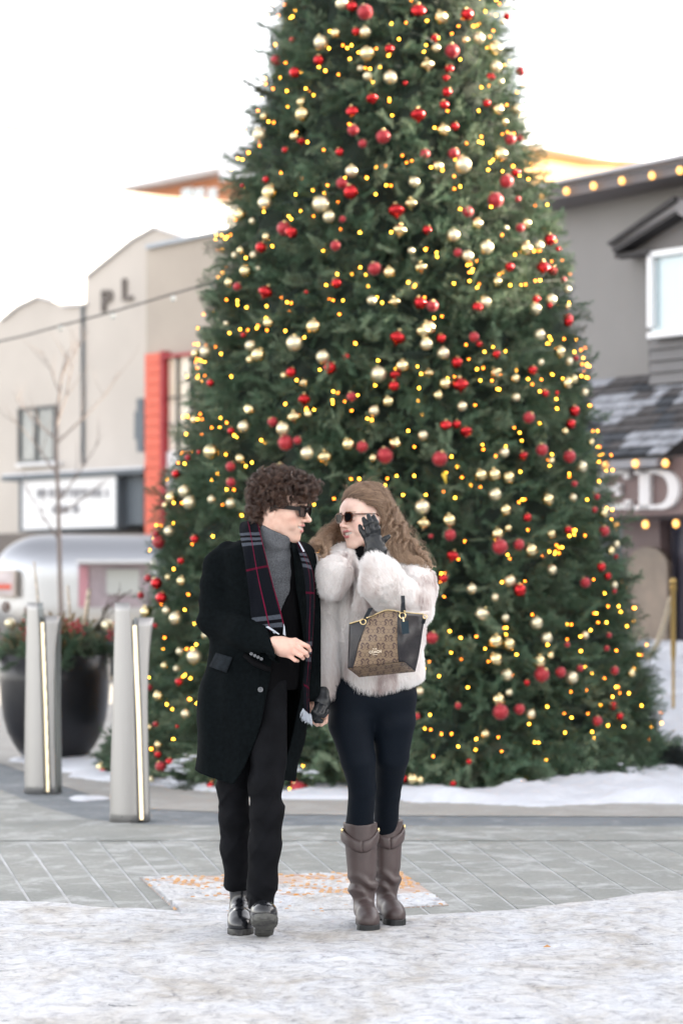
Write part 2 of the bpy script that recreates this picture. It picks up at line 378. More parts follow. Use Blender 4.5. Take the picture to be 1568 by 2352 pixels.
# snow film lying over most of the plate
xs=np.linspace(-1.25,.9,200); ys=np.linspace(9.8,11.75,190); X,Y=np.meshgrid(xs,ys,indexing='ij')
H=.0058+.0085*fbm(X,Y,21,11,6,.72)+.006*np.clip((10.95-Y)/.6,-1,1)+.003*np.clip((-.3-X)/.3,0,1)
Hm=np.array([[0 if inside(x,y,[a+Vector((0,0,0)) for a in A]) else 1 for y in ys] for x in xs]); H=np.where(Hm==1,-.03,H)
V=np.stack([X,Y,H],-1).reshape(-1,3); nx,ny=X.shape; I=np.arange(nx*ny).reshape(nx,ny); Q=np.stack([I[:-1,:-1],I[1:,:-1],I[1:,1:],I[:-1,1:]],-1).reshape(-1,4); Q=Q[V[Q].max(1)[:,2]>-.02]
np_mesh('snow_film',V,Q,M_ice,kind='stuff')
# snow bank around the tree and up to the shop on the right
fx=[-3.2,-2.25,-1.16,-.41,.0,.88,2.17,4,9]; fy=[21.5,18.55,16.75,16.05,15.95,15.52,15.4,15.3,15.6]
xs=np.linspace(-3.2,9,240); ys=np.linspace(15,30,260); X,Y=np.meshgrid(xs,ys,indexing='ij')
F0=np.interp(X,fx,fy)+.17*fbm(X,Y,5,3.2,6,.62)+.03; d=Y-F0
thick=np.interp(X,[-2.3,-.5,.5,1.5,9],[.03,.035,.045,.07,.12])
H=thick*np.clip(d/.22,0,1)**.6*(1+.65*fbm(X,Y,6,4,6,.66))-.03*(d<0)
slope=np.clip((X-1.4)/1.2,0,1)*np.interp(Y,[16.5,19,22,25.4,30],[0,.08,.27,.72,.8]); H=H+slope+.02*slope*fbm(X,Y,9,5)
left=np.clip((-X-.9)/.6,0,1)*np.clip((Y-19.6)/.8,0,1); H=np.where(left>.5,-.04,H)
V=np.stack([X,Y,H],-1).reshape(-1,3); nx,ny=X.shape; I=np.arange(nx*ny).reshape(nx,ny); Q=np.stack([I[:-1,:-1],I[1:,:-1],I[1:,1:],I[:-1,1:]],-1).reshape(-1,4); Q=Q[V[Q].max(1)[:,2]>-.015]
np_mesh('snow_bank',V,Q,M_snow,kind='structure')
rnd.seed(5)
def snow_patch(px,py,wd,dp):
    c=G(px,py); n=26; mb=MB(); rr=[1+.22*math.sin(3*a/n*6.28+1)+rnd.uniform(-.16,.16) for a in range(n)]
    vs=[(c.x,c.y,.022)]
    for s_,z in((.6,.018),(1,-.002)):
        for k in range(n): a=6.283*k/n; vs.append((c.x+wd*s_*rr[k]*math.cos(a),c.y+dp*s_*rr[k]*math.sin(a),z))
    fs=[(0,1+k,1+(k+1)%n) for k in range(n)]+[(1+k,1+n+k,1+n+(k+1)%n,1+(k+1)%n) for k in range(n)]
    return mb.add(vs,fs)
sp=snow_patch(200,1835,.135,.13); snow_patch; sp.build('snow_patch',M_snow,smooth=True,kind='stuff')
snow_patch(258,1778,.17,.2).build('snow_patch',M_snow,smooth=True,kind='stuff')
snow_patch(330,1800,.2,.25).build('snow_patch',M_snow,smooth=True,kind='stuff')
# a few fallen leaves / scraps on the ice
M_leaf=mat('dry_leaf',(.45,.22,.06),.7,var=.3)
for px,py,l in((1254,2188,'small dry orange leaf lying on the packed ice at the right'),):
    c=G(px,py); MB().add([(c.x-.014,c.y,.02),(c.x,c.y-.02,.024),(c.x+.018,c.y,.021),(c.x+.004,c.y+.018,.028)],[(0,1,2,3)]).build('leaf',M_leaf,label=l,cat='leaf')
# ---------------------------------------------------------------- facades
class Fac:
    def __init__(s,px,Y,u): s.C=Vector(((px-784)*Y/F,Y,0)); s.u=Vector((u[0],u[1],0)).normalized(); s.n=Vector((s.u.y,-s.u.x,0)); s.n=s.n if s.n.dot(-s.C)>0 else -s.n
    def t(s,px,off=0): k=(px-784)/F; C=s.C+s.n*off; return (k*C.y-C.x)/(s.u.x-k*s.u.y)
    def z(s,px,py,off=0): Y=s.C.y+s.n.y*off+s.t(px,off)*s.u.y; return CH-(py-HZ)*Y/F
    def p(s,t,z,off=0): return s.C+s.u*t+s.n*off+Vector((0,0,z))
    def P(s,px,py,off=0): return s.p(s.t(px,off),s.z(px,py,off),off)
    def bx(s,mb,t0,t1,z0,z1,off0,off1):
        a=[s.p(t0,z0,off0),s.p(t1,z0,off0),s.p(t1,z1,off0),s.p(t0,z1,off0)]; return mb.prism(a,s.n*(off1-off0))
    def D(s,mb,x0,y0,x1,y1,off0,off1): # pixel corners (top-left, bottom-right) read on the front face
        o=max(off0,off1); t0,t1=s.t(x0,o),s.t(x1,o); return s.bx(mb,t0,t1,s.z((x0+x1)/2,y1,o),s.z((x0+x1)/2,y0,o),off0,off1)
    def Q(s,mb,pts,off0,off1):
        o=max(off0,off1); b=[s.P(x,y,o) for x,y in pts]; return mb.prism([q+s.n*(off0-o) for q in b],s.n*(off1-off0))
M_cream=mat('cream_stucco',(.50,.46,.42),.85,var=.06,vs=.6,bump=.2,bs=8)
M_tan=mat('tan_stucco',(.38,.335,.29),.85,var=.10,vs=.4)
M_orange=mat('orange_panel',(.62,.10,.05),.5,var=.06,vs=3)
M_red=mat('red_frame',(.35,.02,.03),.5)
M_white=mat('white_panel',(.75,.75,.76),.5)
M_blk=mat('black_metal',(.035,.04,.045),.5)
M_grey=mat('slate_grey',(.10,.12,.14),.6)
M_glassdk=mat('window_glass_dark',(.16,.17,.17),.08,spec=.8,var=.5,vs=.7)
M_glasswarm=mat('window_glass_warm',(.62,.48,.30),.12,var=.35,vs=.35,c2=(.80,.76,.70))
M_bulb=mat('festoon_bulb',(1,.7,.3),.4,em=(1,.40,.06),es=.62)
M_wire=mat('black_wire',(.03,.03,.03),.6)
# theatre on the left
T=Fac(335,48,(.72,-.69))
th=empty('theatre_building',T.p(0,0),'cream theatre with stepped parapet, gable and white marquee board behind the trailer','building')
out=[(-260,1600),(-260,800),(-100,790),(-60,757),(0,735),(37,704),(60,690),(84,681),(122,690),(141,702),(187,697),(196,697),(197,634),(300,550),(351,521),(424,545),(424,1600)]
w_=MB(); T.Q(w_,out,-.5,0); w_.build('wall',M_cream,th)
cp=MB()
for a,b in(((196,634),(300,550)),((300,550),(351,521)),((351,521),(424,545)),((0,735),(37,704)),((37,704),(84,681)),((84,681),(122,690)),((141,702),(196,698))):
    T.Q(cp,[(a[0],a[1]+3),(b[0],b[1]+3),(b[0],b[1]-3),(a[0],a[1]-3)],-.55,.08)
cp.build('parapet_cap',mat('cap_metal',(.5,.5,.52),.5),th)
pp=MB(); T.D(pp,186,700,189,1065,0,.07); pp.build('drain_pipe',M_grey,th)
wn=MB()
for q in((41,934,127,941),(41,1056,127,1062),(41,941,46,1056),(122,941,127,1056),(80,941,84,1056)): T.D(wn,*q,-.02,.06)
wf=wn.build('window',M_blk,th); g=MB(); T.D(g,45,940,123,1057,-.02,.02); g.build('pane',M_glassdk,wf)
g=MB(); T.D(g,36,1062,132,1069,.0,.16); g.build('sill',M_white,wf)
lm=MB()
for q in((314,915,330,1037),(309,945,314,1010)): T.D(lm,*q,.05,.32)
lm.build('blade_sign',M_grey,th)
for ch,px,py,h in(('P',246,694,52),('L',293,668,50)):
    c=T.P(px,py,.02); Mx=Matrix.Translation(c)@Matrix(((T.u.x,0,T.n.x,0),(T.u.y,0,T.n.y,0),(0,1,0,0),(0,0,0,1)))
    text_mesh('letter',ch,.62,mat('dark_bronze',(.10,.08,.07),.5),th,Mx,.05,1.05,.01)
mq=MB(); T.D(mq,4,1085,330,1096,0,1.1); mqo=mq.build('marquee_roof',M_grey,th)
g=MB(); T.D(g,4,1080,330,1085,0,1.14); g.build('snow',M_snow,mqo)
g=MB(); T.D(g,49,1097,266,1213,0,1.0); mb_=g.build('marquee_board',M_white,th)
g=MB()
for q in((44,1094,49,1217),(266,1094,270,1217),(44,1213,270,1218)): T.D(g,*q,0,1.03)
g.build('frame',M_grey,mb_)
g=MB()
for y in(1120,1144,1168,1192): T.D(g,50,y,265,y+1.2,1.0,1.012)
g.build('rail',mat('rail_grey',(.55,.55,.56),.5),mb_)
# the board's lettering is out of focus in the photograph: short illegible strokes in two rows
rnd.seed(2); g=MB()
for (x0,x1,y0,y1) in((78,236,1123,1143),(120,182,1160,1179)):
    x=x0
    while x<x1:
        wl=rnd.choice([5,6,7,8]); 
        if rnd.random()<.16: x+=7
        T.D(g,x,y0,x+1.8,y1,1.002,1.02)
        if rnd.random()<.7: T.D(g,x+wl-1.8,y0,x+wl,y1,1.002,1.02)
        T.D(g,x,y0 if rnd.random()<.6 else (y0+y1)/2-1.5,x+wl,(y0+4) if rnd.random()<.3 else (y0+y1)/2+1.5,1.003,1.019)
        x+=wl+2.6
g.build('lettering',kind='stuff',mat=mat('sign_letters',(.25,.25,.27),.6),parent=mb_)
g=MB(); T.D(g,270,1085,330,1205,0,.8); g.build('marquee_side',M_grey,th)
g=MB(); T.D(g,-60,1222,330,1500,-.01,.05); g.build('entrance',mat('entrance_dark',(.12,.10,.09),.6,var=.3,vs=.7),th)
# tan building with the orange pilaster
U=Fac(337,46.5,(.72,-.69))
tb=empty('tan_building',U.p(0,0),'tan fronted building with orange pilaster and tall warm window beside the theatre','building')
g=MB(); U.Q(g,[(336,1600),(336,568),(700,492),(700,1600)],-6,-.01); g.build('wall',M_tan,tb)
g=MB(); U.Q(g,[(334,571),(334,563),(700,486),(700,494)],-6,.1); g.build('parapet_cap',mat('blue_grey_cap',(.33,.37,.42),.5),tb)
rnd.seed(8); yy=812
while yy<1330:
    g=MB(); U.D(g,333,yy,367,yy+22.5,-.01,.10+rnd.uniform(0,.006)); g.build('tile',M_orange,tb); yy+=24
g=MB(); 
for q in((368,806,374,1200),(368,806,560,812),(560,806,566,1200)): U.D(g,*q,0,.2)
fr=g.build('window',M_red,tb)
g=MB(); U.D(g,374,812,560,1030,-.0,.05); g.build('pane',M_glasswarm,fr)
g=MB()
for q in((374,812,377,1030),(404,812,406,1030),(436,812,438,1030),(470,812,472,1030),(374,905,560,907),(374,968,560,970)): U.D(g,*q,.05,.12)
g.build('mullion',M_blk,fr)
g=MB(); U.D(g,374,1032,560,1128,0,.1); g.build('panel',M_white,tb)
g=MB(); U.D(g,368,1128,560,1320,0,.08); g.build('panel',M_red,tb)
# pale sunlit block further back, brown building behind it
W=Fac(0,82,(.62,.78)); M_pale=mat('pale_render',(.80,.78,.74),.8,var=.02)
wb=empty('white_building',W.p(0,0),'tall blown out white block rising behind the theatre roofs','building')
g=MB(); W.Q(g,[(-500,1380),(-500,230),(0,286),(192,308),(192,1380)],-9,0); g.build('wall',M_pale,wb)
g=MB(); W.Q(g,[(-500,233),(-500,222),(194,303),(194,311)],-9,.3); g.build('parapet_cap',mat('pale_cap',(.16,.115,.06),.6),wb)
g=MB(); W.Q(g,[(192,1380),(192,437),(267,438),(560,470),(560,1380)],-6,-.15); g.build('low_wing',M_pale,wb)
g=MB(); W.Q(g,[(196,440),(196,434),(560,466),(560,473)],-6,.0); g.build('wing_cap',mat('wing_cap',(.14,.10,.05),.6),wb)
B=Fac(420,128,(.75,-.66)); M_brown=mat('brown_cladding',(.38,.16,.08),.8,var=.12,vs=.25)
bb=empty('brown_building',B.p(0,0),'brown apartment block with small windows showing over the pale roof','building')
g=MB(); B.Q(g,[(276,1380),(276,436),(356,418),(400,408),(640,366),(640,1380)],-12,0); g.build('wall',M_brown,bb)
g=MB(); B.Q(g,[(266,438),(276,430),(356,412),(400,402),(650,354),(650,366),(400,414),(356,424)],-12,.9); g.build('roof',mat('grey_roof',(.42,.40,.40),.8),bb)
for x0,x1 in((417,441),(445,469),(478,497)):
    g=MB(); B.D(g,x0,432,x1,470,0,.12); wf=g.build('window',M_white,bb); g=MB(); B.D(g,x0+2,434,x1-2,468,.12,.16); g.build('pane',mat('sky_glass',(.45,.53,.56),.1),wf)
# sunlit building at the back right
S=Fac(1200,70,(.62,.78)); sb=empty('golden_building',S.p(0,0),'sunlit ochre building with snowy roof behind the right side of the tree','building')
g=MB(); M_ochre=mat('ochre_edge',(.5,.33,.14),.6); S.Q(g,[(1120,1380),(1120,300),(1225,330),(1400,360),(1560,372),(1560,1380)],-9,0); g.build('wall',mat('ochre_wall',(.50,.27,.09),.8,var=.18,vs=.3),sb)
g=MB(); S.Q(g,[(1100,330),(1100,245),(1215,272),(1545,348),(1585,372),(1400,366),(1225,334)],-9,.6); rf=g.build('roof',M_snow,sb)
g=MB()
for x0,x1 in((1228,1250),(1262,1282),(1290,1306),(1330,1352),(1370,1402),(1410,1470)):
    y=lambda x:308+(x-1225)*.155
    g=MB(); S.Q(g,[(x0,y(x0)),(x1,y(x1)),(x1,y(x1)+4),(x0,y(x0)+3)],.6,.66); g.build('bare_edge',M_ochre,rf)
# ---------------------------------------------------------------- shop on the right
E=Fac(1568,27,(.66,-.75)); M_st=mat('grey_stucco',(.225,.217,.212),.85,var=.05,vs=.8,bump=.25,bs=14)
M_fas=mat('fascia',(.15,.14,.145),.7); M_dkb=mat('dark_trim',(.03,.027,.028),.7)
sh=empty('shop_building',E.p(0,0),'two storey grey shop with shake awning, white window and brown ED sign','building')
g=MB(); E.Q(g,[(1180,1700),(1180,470),(1568,388),(1900,290),(1900,1700)],-7,0); g.build('wall',M_st,sh)
g=MB(); E.Q(g,[(1180,476),(1180,440),(1568,360),(1900,262),(1900,300),(1568,398)],-7,.55); fa=g.build('fascia',M_fas,sh)
g=MB(); E.Q(g,[(1180,440),(1180,434),(1568,352),(1900,254),(1900,262),(1568,360)],-7,.62); g.build('roof_edge',mat('roof_snow_edge',(.5,.5,.53),.7),fa)
# dormer gable
g=MB(); E.Q(g,[(1410,590),(1550,484),(1552,484),(1700,560),(1700,600)],.02,.3); gb=g.build('gable',mat('gable_face',(.17,.16,.158),.8),sh)
g=MB(); E.Q(g,[(1397,556),(1545,455),(1560,455),(1700,540),(1700,566),(1552,490),(1411,580)],.3,.5); g.build('gable_fascia',mat('gable_fascia',(.20,.19,.195),.7),gb)
g=MB(); E.Q(g,[(1403,570),(1408,581),(1552,490),(1548,484)],.28,.52); E.Q(g,[(1392,558),(1397,564),(1548,460),(1545,450)],.28,.56); E.D(g,1410,577,1486,588,.3,.45); g.build('gable_trim',M_dkb,gb)
g=MB()
for q in((1484,563,1700,577),(1484,752,1700,766),(1484,577,1495,752)): E.D(g,*q,.3,.42)
wf=g.build('window',M_white,sh)
g=MB(); E.D(g,1495,577,1700,752,.3,.34); g.build('pane',mat('sky_reflection_glass',(.44,.54,.57),.15,spec=.9),wf)  # pale sky reflection is put into the pane colour
g=MB(); E.D(g,1489,600,1700,884,.0,.24); g.build('siding_backing',mat('siding_back',(.06,.058,.06),.8),sh)
M_sid=mat('grey_siding',(.165,.16,.162),.75,var=.06,vs=2,stretch=(1,1,8))
t0,t1=E.t(1489,.28),E.t(1720,.28); z=E.z(1489,884,.28)
while z<E.z(1489,768,.28):
    g=MB(); g.prism([E.p(t0,z,.24),E.p(t0,z+.125,.24),E.p(t0,z+.125,.25),E.p(t0,z,.285)],E.u*(t1-t0)); g.build('siding_board',M_sid,sh); z+=.13
# shake awning
rnd.seed(21); M_shk=[mat('shake_slate',(.05,.055,.065),.85,var=.3,vs=6),mat('shake_grey',(.075,.07,.072),.85,var=.3,vs=6),mat('shake_frosted',(.30,.31,.34),.8,var=.35,vs=5)]
aw=MB(); ta,tb_=E.t(1240),E.t(1680); zt,zb=E.z(1500,862),E.z(1500,1046,1.15)
aw.prism([E.p(ta,zt,.0),E.p(ta,zb,1.15),E.p(ta,zb-.08,1.15),E.p(ta,zb-.08,0)],E.u*(tb_-ta)); awo=aw.build('awning',M_dkb,sh)
rows=10; sl_dir=(E.p(0,zb,1.15)-E.p(0,zt,0)); nrm=E.u.cross(sl_dir).normalized(); nrm=nrm if nrm.z>0 else -nrm
for r in range(rows):
    t=ta+rnd.uniform(0,.2)
    while t<tb_:
        wd=rnd.uniform(.16,.30); a=(r)/rows; b=(r+1.25)/rows
        snowy=(math.sin(t*2.3+r*.9)+.6*math.sin(t*5+2-r))>.05+.09*(r-4)
        m=M_shk[2] if (snowy and rnd.random()<.85) else M_shk[rnd.randrange(2)]
        p0=E.p(t,zt,0)+sl_dir*a; p1=E.p(t,zt,0)+sl_dir*min(b,1.02)
        lift=.012+.02; g=MB(); w2=E.u*(wd-.012)
        g.prism([p0+nrm*.004,p0+w2+nrm*.004,p1+w2+nrm*(lift+rnd.uniform(0,.012)),p1+nrm*(lift+.002)],nrm*.014); g.build('shingle',m,awo)
        t+=wd
g=MB(); g.prism([E.p(ta,zb-.02,1.12),E.p(ta,zb-.02,1.24),E.p(ta,zb-.12,1.24),E.p(ta,zb-.12,1.12)],E.u*(tb_-ta)); g.build('gutter',mat('gutter_grey',(.2,.2,.22),.5),awo)
# sign band
g=MB(); E.D(g,1240,1052,1680,1184,.02,1.0); sg=g.build('sign_board',mat('brown_sign',(.17,.12,.115),.7,var=.08,vs=2),sh)
M_let=mat('sign_white',(.62,.60,.60),.6)
def slab_letter(name,prims):
    g=MB()
    for q in prims: E.D(g,*q,1.0,1.07)
    return g
g=slab_letter('E',[(1362,1079,1382,1170),(1350,1079,1440,1091),(1350,1158,1443,1170),(1382,1118,1421,1129),(1430,1079,1441,1100),(1433,1148,1444,1170),(1412,1110,1421,1138)]); g.build('letter_e',M_let,sg)
g=slab_letter('D',[(1466,1079,1489,1170),(1455,1079,1510,1089),(1455,1160,1510,1170)]);
n=16; outer=[];inner=[]
for i in range(n+1):
    a=math.pi/2-math.pi*i/n; outer.append((1508+48*math.cos(a)**.8 if math.cos(a)>0 else 1508,1124.5-45.5*math.sin(a))); inner.append((1506+27*max(0,math.cos(a))**.8,1124.5-34*math.sin(a)))
for i in range(n): E.Q(g,[outer[i],outer[i+1],inner[i+1],inner[i]],1.0,1.07)
g.build('letter_d',M_let,sg)
# storefront
M_door=mat('storefront_blue',(.07,.075,.11),.35,var=.3,vs=2); M_pil=mat('pillar_brown',(.15,.11,.11),.6,var=.15,vs=1.5); M_arch=mat('arch_bronze',(.16,.12,.09),.35,var=.3,vs=2.5)
g=MB(); E.D(g,1240,1186,1680,1700,.0,.06); g.build('storefront',M_door,sh)
g=MB(); E.Q(g,[(1425,1700),(1429,1186),(1512,1186),(1534,1700)],.06,.25); g.build('pillar',M_pil,sh)
ap=[(1438+46.5-46.5*math.cos(a),1300-44*math.sin(a)) for a in [math.pi*i/14 for i in range(15)]]
g=MB(); E.Q(g,[(1438,1560)]+ap+[(1531,1560)],.25,.33); g.build('arched_door',M_arch,sh)
g=MB(); E.D(g,1540,1210,1544,1600,.06,.12); E.D(g,1556,1260,1640,1600,.06,.1); g.build('door_frame',mat('door_frame',(.09,.085,.11),.4),sh)
# unseen blocks added further right, heights set to shade the plaza
nb=Fac(1568,27,(.66,-.75)); nbp=empty('shade_block',nb.p(9,0),'taller stone block continuing the shop row to the right','building')
g=MB(); nb.bx(g,2.6,14.5,0,5.9,-9,-.05); nb.bx(g,14.52,40,0,8.0,-9,-.05); g.build('wall',M_st,nbp)
# festoon bulbs along the shop
def festoon(name,pts3,bulbs,label,r=.055,rw=.008,mb__=None):
    e_=empty(name,pts3[0],label,'string lights'); MB().tube(pts3,rw,5).build('wire',M_wire,e_)
    me=None
    for b in bulbs:
        b=Vector(b)
        if me is None:
            m_=MB(); m_.lathe([(.0001,-r*1.25),(r*.55,-r*1.05),(r*.9,-r*.5),(r,0),(r*.8,r*.6),(r*.4,r*1.1)],10); me=m_.mesh('bulb',mb__ or M_bulb,True)
            ms=MB().lathe([(r*.42,r*1.05),(r*.42,r*1.7),(.0001,r*1.75)],8).mesh('socket',M_blk,True)
        o=link('bulb',me,e_); o.matrix_parent_inverse=Matrix.Identity(4); o.location=b-e_.location-Vector((0,0,r*1.7))
        s_=link('socket',ms,o,False)
fb=[(1243,447),(1300,436),(1362,424),(1427,412),(1496,400),(1560,388),(1640,370)]
festoon('festoon_lights',[E.P(x,y-9,.62) for x,y in [(1200,455)]+fb],[E.P(x,y-9,.62) for x,y in fb],'amber bulb string along the sloping shop eave at top right',.034)
fb=[(1320,1068),(1389,1066),(1458,1061),(1527,1060),(1600,1058)]
festoon('festoon_lights',[E.P(x,y-9,1.25) for x,y in fb],[E.P(x,y-9,1.25) for x,y in fb],'amber bulb string just above the brown sign lettering',.034)
fb=[(1340,1207),(1412,1204),(1481,1201),(1551,1199),(1620,1197)]
festoon('festoon_lights',[E.P(x,y-9,.98) for x,y in fb],[E.P(x,y-9,.98) for x,y in fb],'amber bulb string hanging below the brown sign',.034)
wp=[(-60,800),(0,784),(50,773),(94,761),(140,748),(187,736),(260,716),(328,696),(398,675),(440,663),(487,651),(560,628),(700,590)]
wp3=[P(x,y,27-i*.35) for i,(x,y) in enumerate(wp)]
festoon('festoon_lights',wp3,[wp3[4]+Vector((0,0,.02)),wp3[6],wp3[8],wp3[10]],'thin unlit looking bulb wire sagging in front of the cream theatre',.028,.010,mat('clear_bulb',(.6,.6,.55),.1))
# stanchion with rope
M_gold=mat('brass',(.42,.29,.11),.35,1)
c=P(1545,1640,22); st=empty('stanchion',(c.x,c.y,c.z),'brass rope stanchion standing on the snow by the shop door','stanchion')
z1=P(1545,1328,22).z
MB().lathe([(.014,-.05),(.014,.46),(.018,.50),(.024,.54),(.024,z1-c.z-.12),(.032,z1-c.z-.1),(.032,z1-c.z-.06)],12,c).build('post',M_gold,st,True)
MB().ball((c.x,c.y,z1-.03),.034).build('finial',M_gold,st,True)
MB().lathe([(.16,-.05),(.16,.0),(.14,.02),(.03,.05)],20,c).build('base',M_gold,st,True)
a=P(1540,1372,22); b=P(1482,1512,23.2); rp=[]
for i in range(25):
    t=i/24; p=a.lerp(b,t); p.z-=.12*4*t*(1-t); rp.append(p)
rr=[.024+.005*(i%2) for i in range(25)]
MB().tube(rp,rr,8).build('rope',mat('gold_rope',(.5,.42,.3),.7,bump=.5,bs=60),label='pale twisted rope hanging from the brass stanchion',cat='rope',smooth=True)
c=P(1532,1652,21.5); MB().prism([P(1512,1632,22.3)+Vector((0,0,.02)),P(1556,1632,22.3)+Vector((0,0,.02)),P(1548,1690,20.8)+Vector((0,0,.03)),P(1500,1690,20.8)+Vector((0,0,.03))],(0,0,.03)).build('carpet_runner',mat('pink_carpet',(.42,.13,.13),.9,var=.3,vs=9),label='faded red carpet runner end lying in the snow under the stanchion',cat='carpet')
# ---------------------------------------------------------------- trailer
tr=empty('travel_trailer',(-1.6,41,0),'silver rounded travel trailer parked below the theatre marquee','trailer')
def f_tr(p):
    X,Y_,Z=p; q=[np.abs(X+1.7)-(4.1-1.0),np.abs(Y_-41)-(1.2-.75),np.abs(Z-1.47)-(.98-.72)]
    q0,q1,q2=[np.maximum(a,0) for a in q]
    return ((q0/1.0)**2.3+(q1/.75)**2.3+(q2/.72)**2.3)**(1/2.3)*.8-.8+0*X
M_al=mat('polished_aluminium',(.40,.41,.43),.28,1,bump=.1,bs=1.5)
sdf_obj('body',f_tr,(-6.2,39.5,.3),(2.8,42.5,2.7),.08,M_al,tr,1)
Tr=Fac(0,39.79,(1,0)); 
g=MB(); Tr.D(g,180,1292,345,1395,0,.05); so=g.build('service_hatch',mat('hatch_inside',(.28,.24,.27),.7,var=.2,vs=1),tr)
g=MB(); Tr.D(g,175,1286,350,1293,0,.5); g.build('awning_flap',mat('flap',(.5,.52,.55),.4),so)
g=MB(); Tr.D(g,182,1300,202,1395,.05,.1); g.build('curtain',mat('pink_curtain',(.40,.20,.24),.8),so)
g=MB(); Tr.D(g,245,1308,320,1365,.05,.12); g.build('menu_panel',mat('menu_grey',(.36,.38,.38),.6),so)
g=MB(); Tr.D(g,-30,1308,36,1372,-.28,.06); w1=g.build('window',mat('win_frame',(.5,.45,.4),.5),tr)
g=MB(); Tr.D(g,-26,1313,31,1367,.06,.1); g.build('pane',mat('poster',(.55,.5,.52),.4,var=.3,vs=2),w1)
g=MB(); Tr.D(g,-20,1342,26,1353,.1,.12); g.build('sticker',mat('sticker_red',(.6,.1,.06),.6),w1)
for x in(-3.6,-2.7): g=MB(); g.lathe([(.0001,-.12),(.36,-.12),(.38,0),(.36,.12),(.0001,.12)],18,(x,40.0,.38),(0,1,0)); g.build('wheel',M_blk,tr,True)
# sapling
M_bark=mat('bark_grey',(.20,.165,.15),.9)
sap=empty('bare_sapling',P(141,1500,30)*1,'thin bare sapling standing in front of the silver trailer','tree'); sap.location.z=0
tk=[(142,1560),(141,1400),(139,1347),(134,1135),(129,1018),(134,930),(141,868),(152,820),(173,784)]
tk3=[P(x,y,30) for x,y in tk]; tk3[0].z=0; MB().tube(tk3,[.036,.032,.03,.026,.022,.017,.013,.009,.005],7).build('trunk',M_bark,sap,True)
rnd.seed(14); g=MB()
def twig(p,d,l,r,dep):
    pts=[p]; q=p.copy(); dd=d.copy()
    for i in range(6):
        dd=(dd+Vector((rnd.uniform(-.16,.16),rnd.uniform(-.16,.16),rnd.uniform(-.05,.16)))).normalized(); q=q+dd*(l/6); pts.append(q.copy())
    g.tube(pts,[r*(1-.14*i) for i in range(7)],4)
    if dep: 
        for i in(2,3,4,5): twig(pts[i],(dd+Vector((rnd.uniform(-1,1),rnd.uniform(-.8,.8),rnd.uniform(-.2,.7)))).normalized(),l*.5,r*.45,dep-1)
for x,y,dx,dz,l in((136,1240,-.6,.7,.8),(135,1150,.6,.8,1.0),(133,1090,-.7,.65,1.0),(130,1018,.75,.85,1.3),(129,1010,-.8,.6,.9),(131,975,.5,.9,1.1),(136,900,-.4,.9,.7),(141,868,.3,1,.7),(134,1180,.8,.5,.7)):
    twig(P(x,y,30),Vector((dx,rnd.uniform(-.4,.4),dz)).normalized(),l,.014,1)
g.build('branches',M_bark,sap)
# ---------------------------------------------------------------- bollards
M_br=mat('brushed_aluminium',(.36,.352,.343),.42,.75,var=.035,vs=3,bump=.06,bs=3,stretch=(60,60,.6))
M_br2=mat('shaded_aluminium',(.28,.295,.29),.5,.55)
M_strip=mat('led_strip',(1,.9,.7),.5,em=(1,.78,.48),es=.34)
def bollard():
    e_=empty('bollard',(0,0,0),group='lit aluminium bollards')
    def sheet(name,zs,xl,xr,yf,m,n=14,th=.007,bend=.13):
        pts=[];
        for z in zs:
            a=np.interp(z,*xl); b=np.interp(z,*xr)
            for j in range(n):
                x=a+(b-a)*j/(n-1); q=min(.995,abs(x)/bend); pts.append((x,yf*math.sqrt(1-q*q)*(1-.12*z/1.3),z))
        return grid_mesh(name,pts,len(zs),n,m,e_,True,thick=th)
    zs=[i*1.3/24 for i in range(25)]
    sheet('tall_blade',zs,([0,.3,.7,1.3],[-.118,-.110,-.095,-.081]),([0,.5,1.0,1.3],[.056,.040,.022,.006]),-.125,M_br,bend=.125)
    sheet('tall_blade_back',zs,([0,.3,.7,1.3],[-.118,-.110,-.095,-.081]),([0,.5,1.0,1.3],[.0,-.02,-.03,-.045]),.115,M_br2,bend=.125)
    zs2=[i*1.21/22 for i in range(23)]
    sheet('short_blade',zs2,([0,.6,1.21],[.092,.073,.046]),([0,.4,.75,1.0,1.21],[.1175,.110,.108,.118,.140]),-.10,M_br,8,bend=.16)
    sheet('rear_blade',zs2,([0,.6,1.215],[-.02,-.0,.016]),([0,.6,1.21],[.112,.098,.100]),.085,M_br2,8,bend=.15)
    g=MB(); n=12
    for i in range(n):
        z0,z1=i*1.15/n+.015,(i+1)*1.15/n+.015; x0=np.interp(z0,[0,.6,1.16],[.075,.057,.033]); x1=np.interp(z1,[0,.6,1.16],[.075,.057,.033])
        def yy(x,z): return -.117*math.sqrt(1-min(.99,(x/.14))**2)*(1-.12*z/1.3)+.014
        h=.0105
        g.add([(x0-h,yy(x0,z0),z0),(x0+h,yy(x0,z0),z0),(x1+h,yy(x1,z1),z1),(x1-h,yy(x1,z1),z1)],[(0,1,2,3)])
    g.build('light_strip',M_strip,e_)
    g=MB()
    for i in range(n):
        z0,z1=i*1.2/n,(i+1)*1.2/n; x0=np.interp(z0,[0,.6,1.2],[.075,.057,.033]); x1=np.interp(z1,[0,.6,1.2],[.075,.057,.033])
        for sx in(-1,1):
            a0,a1=x0+sx*.013,x1+sx*.013; g.add([(a0,-.11,z0),(a0,.05,z0),(a1,.05,z1),(a1,-.11*.9,z1)],[(0,1,2,3)])
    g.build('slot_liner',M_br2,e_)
    MB().lathe([(.0001,.004),(.118,.004),(.118,-.01)],28).build('base_plate',M_blk,e_)
    MB().lathe([(.0001,-.003),(.006,-.003),(.006,.004)],10,(-.035,-.120,.035),(0,1,0)).build('screw',M_blk,e_)
    return e_
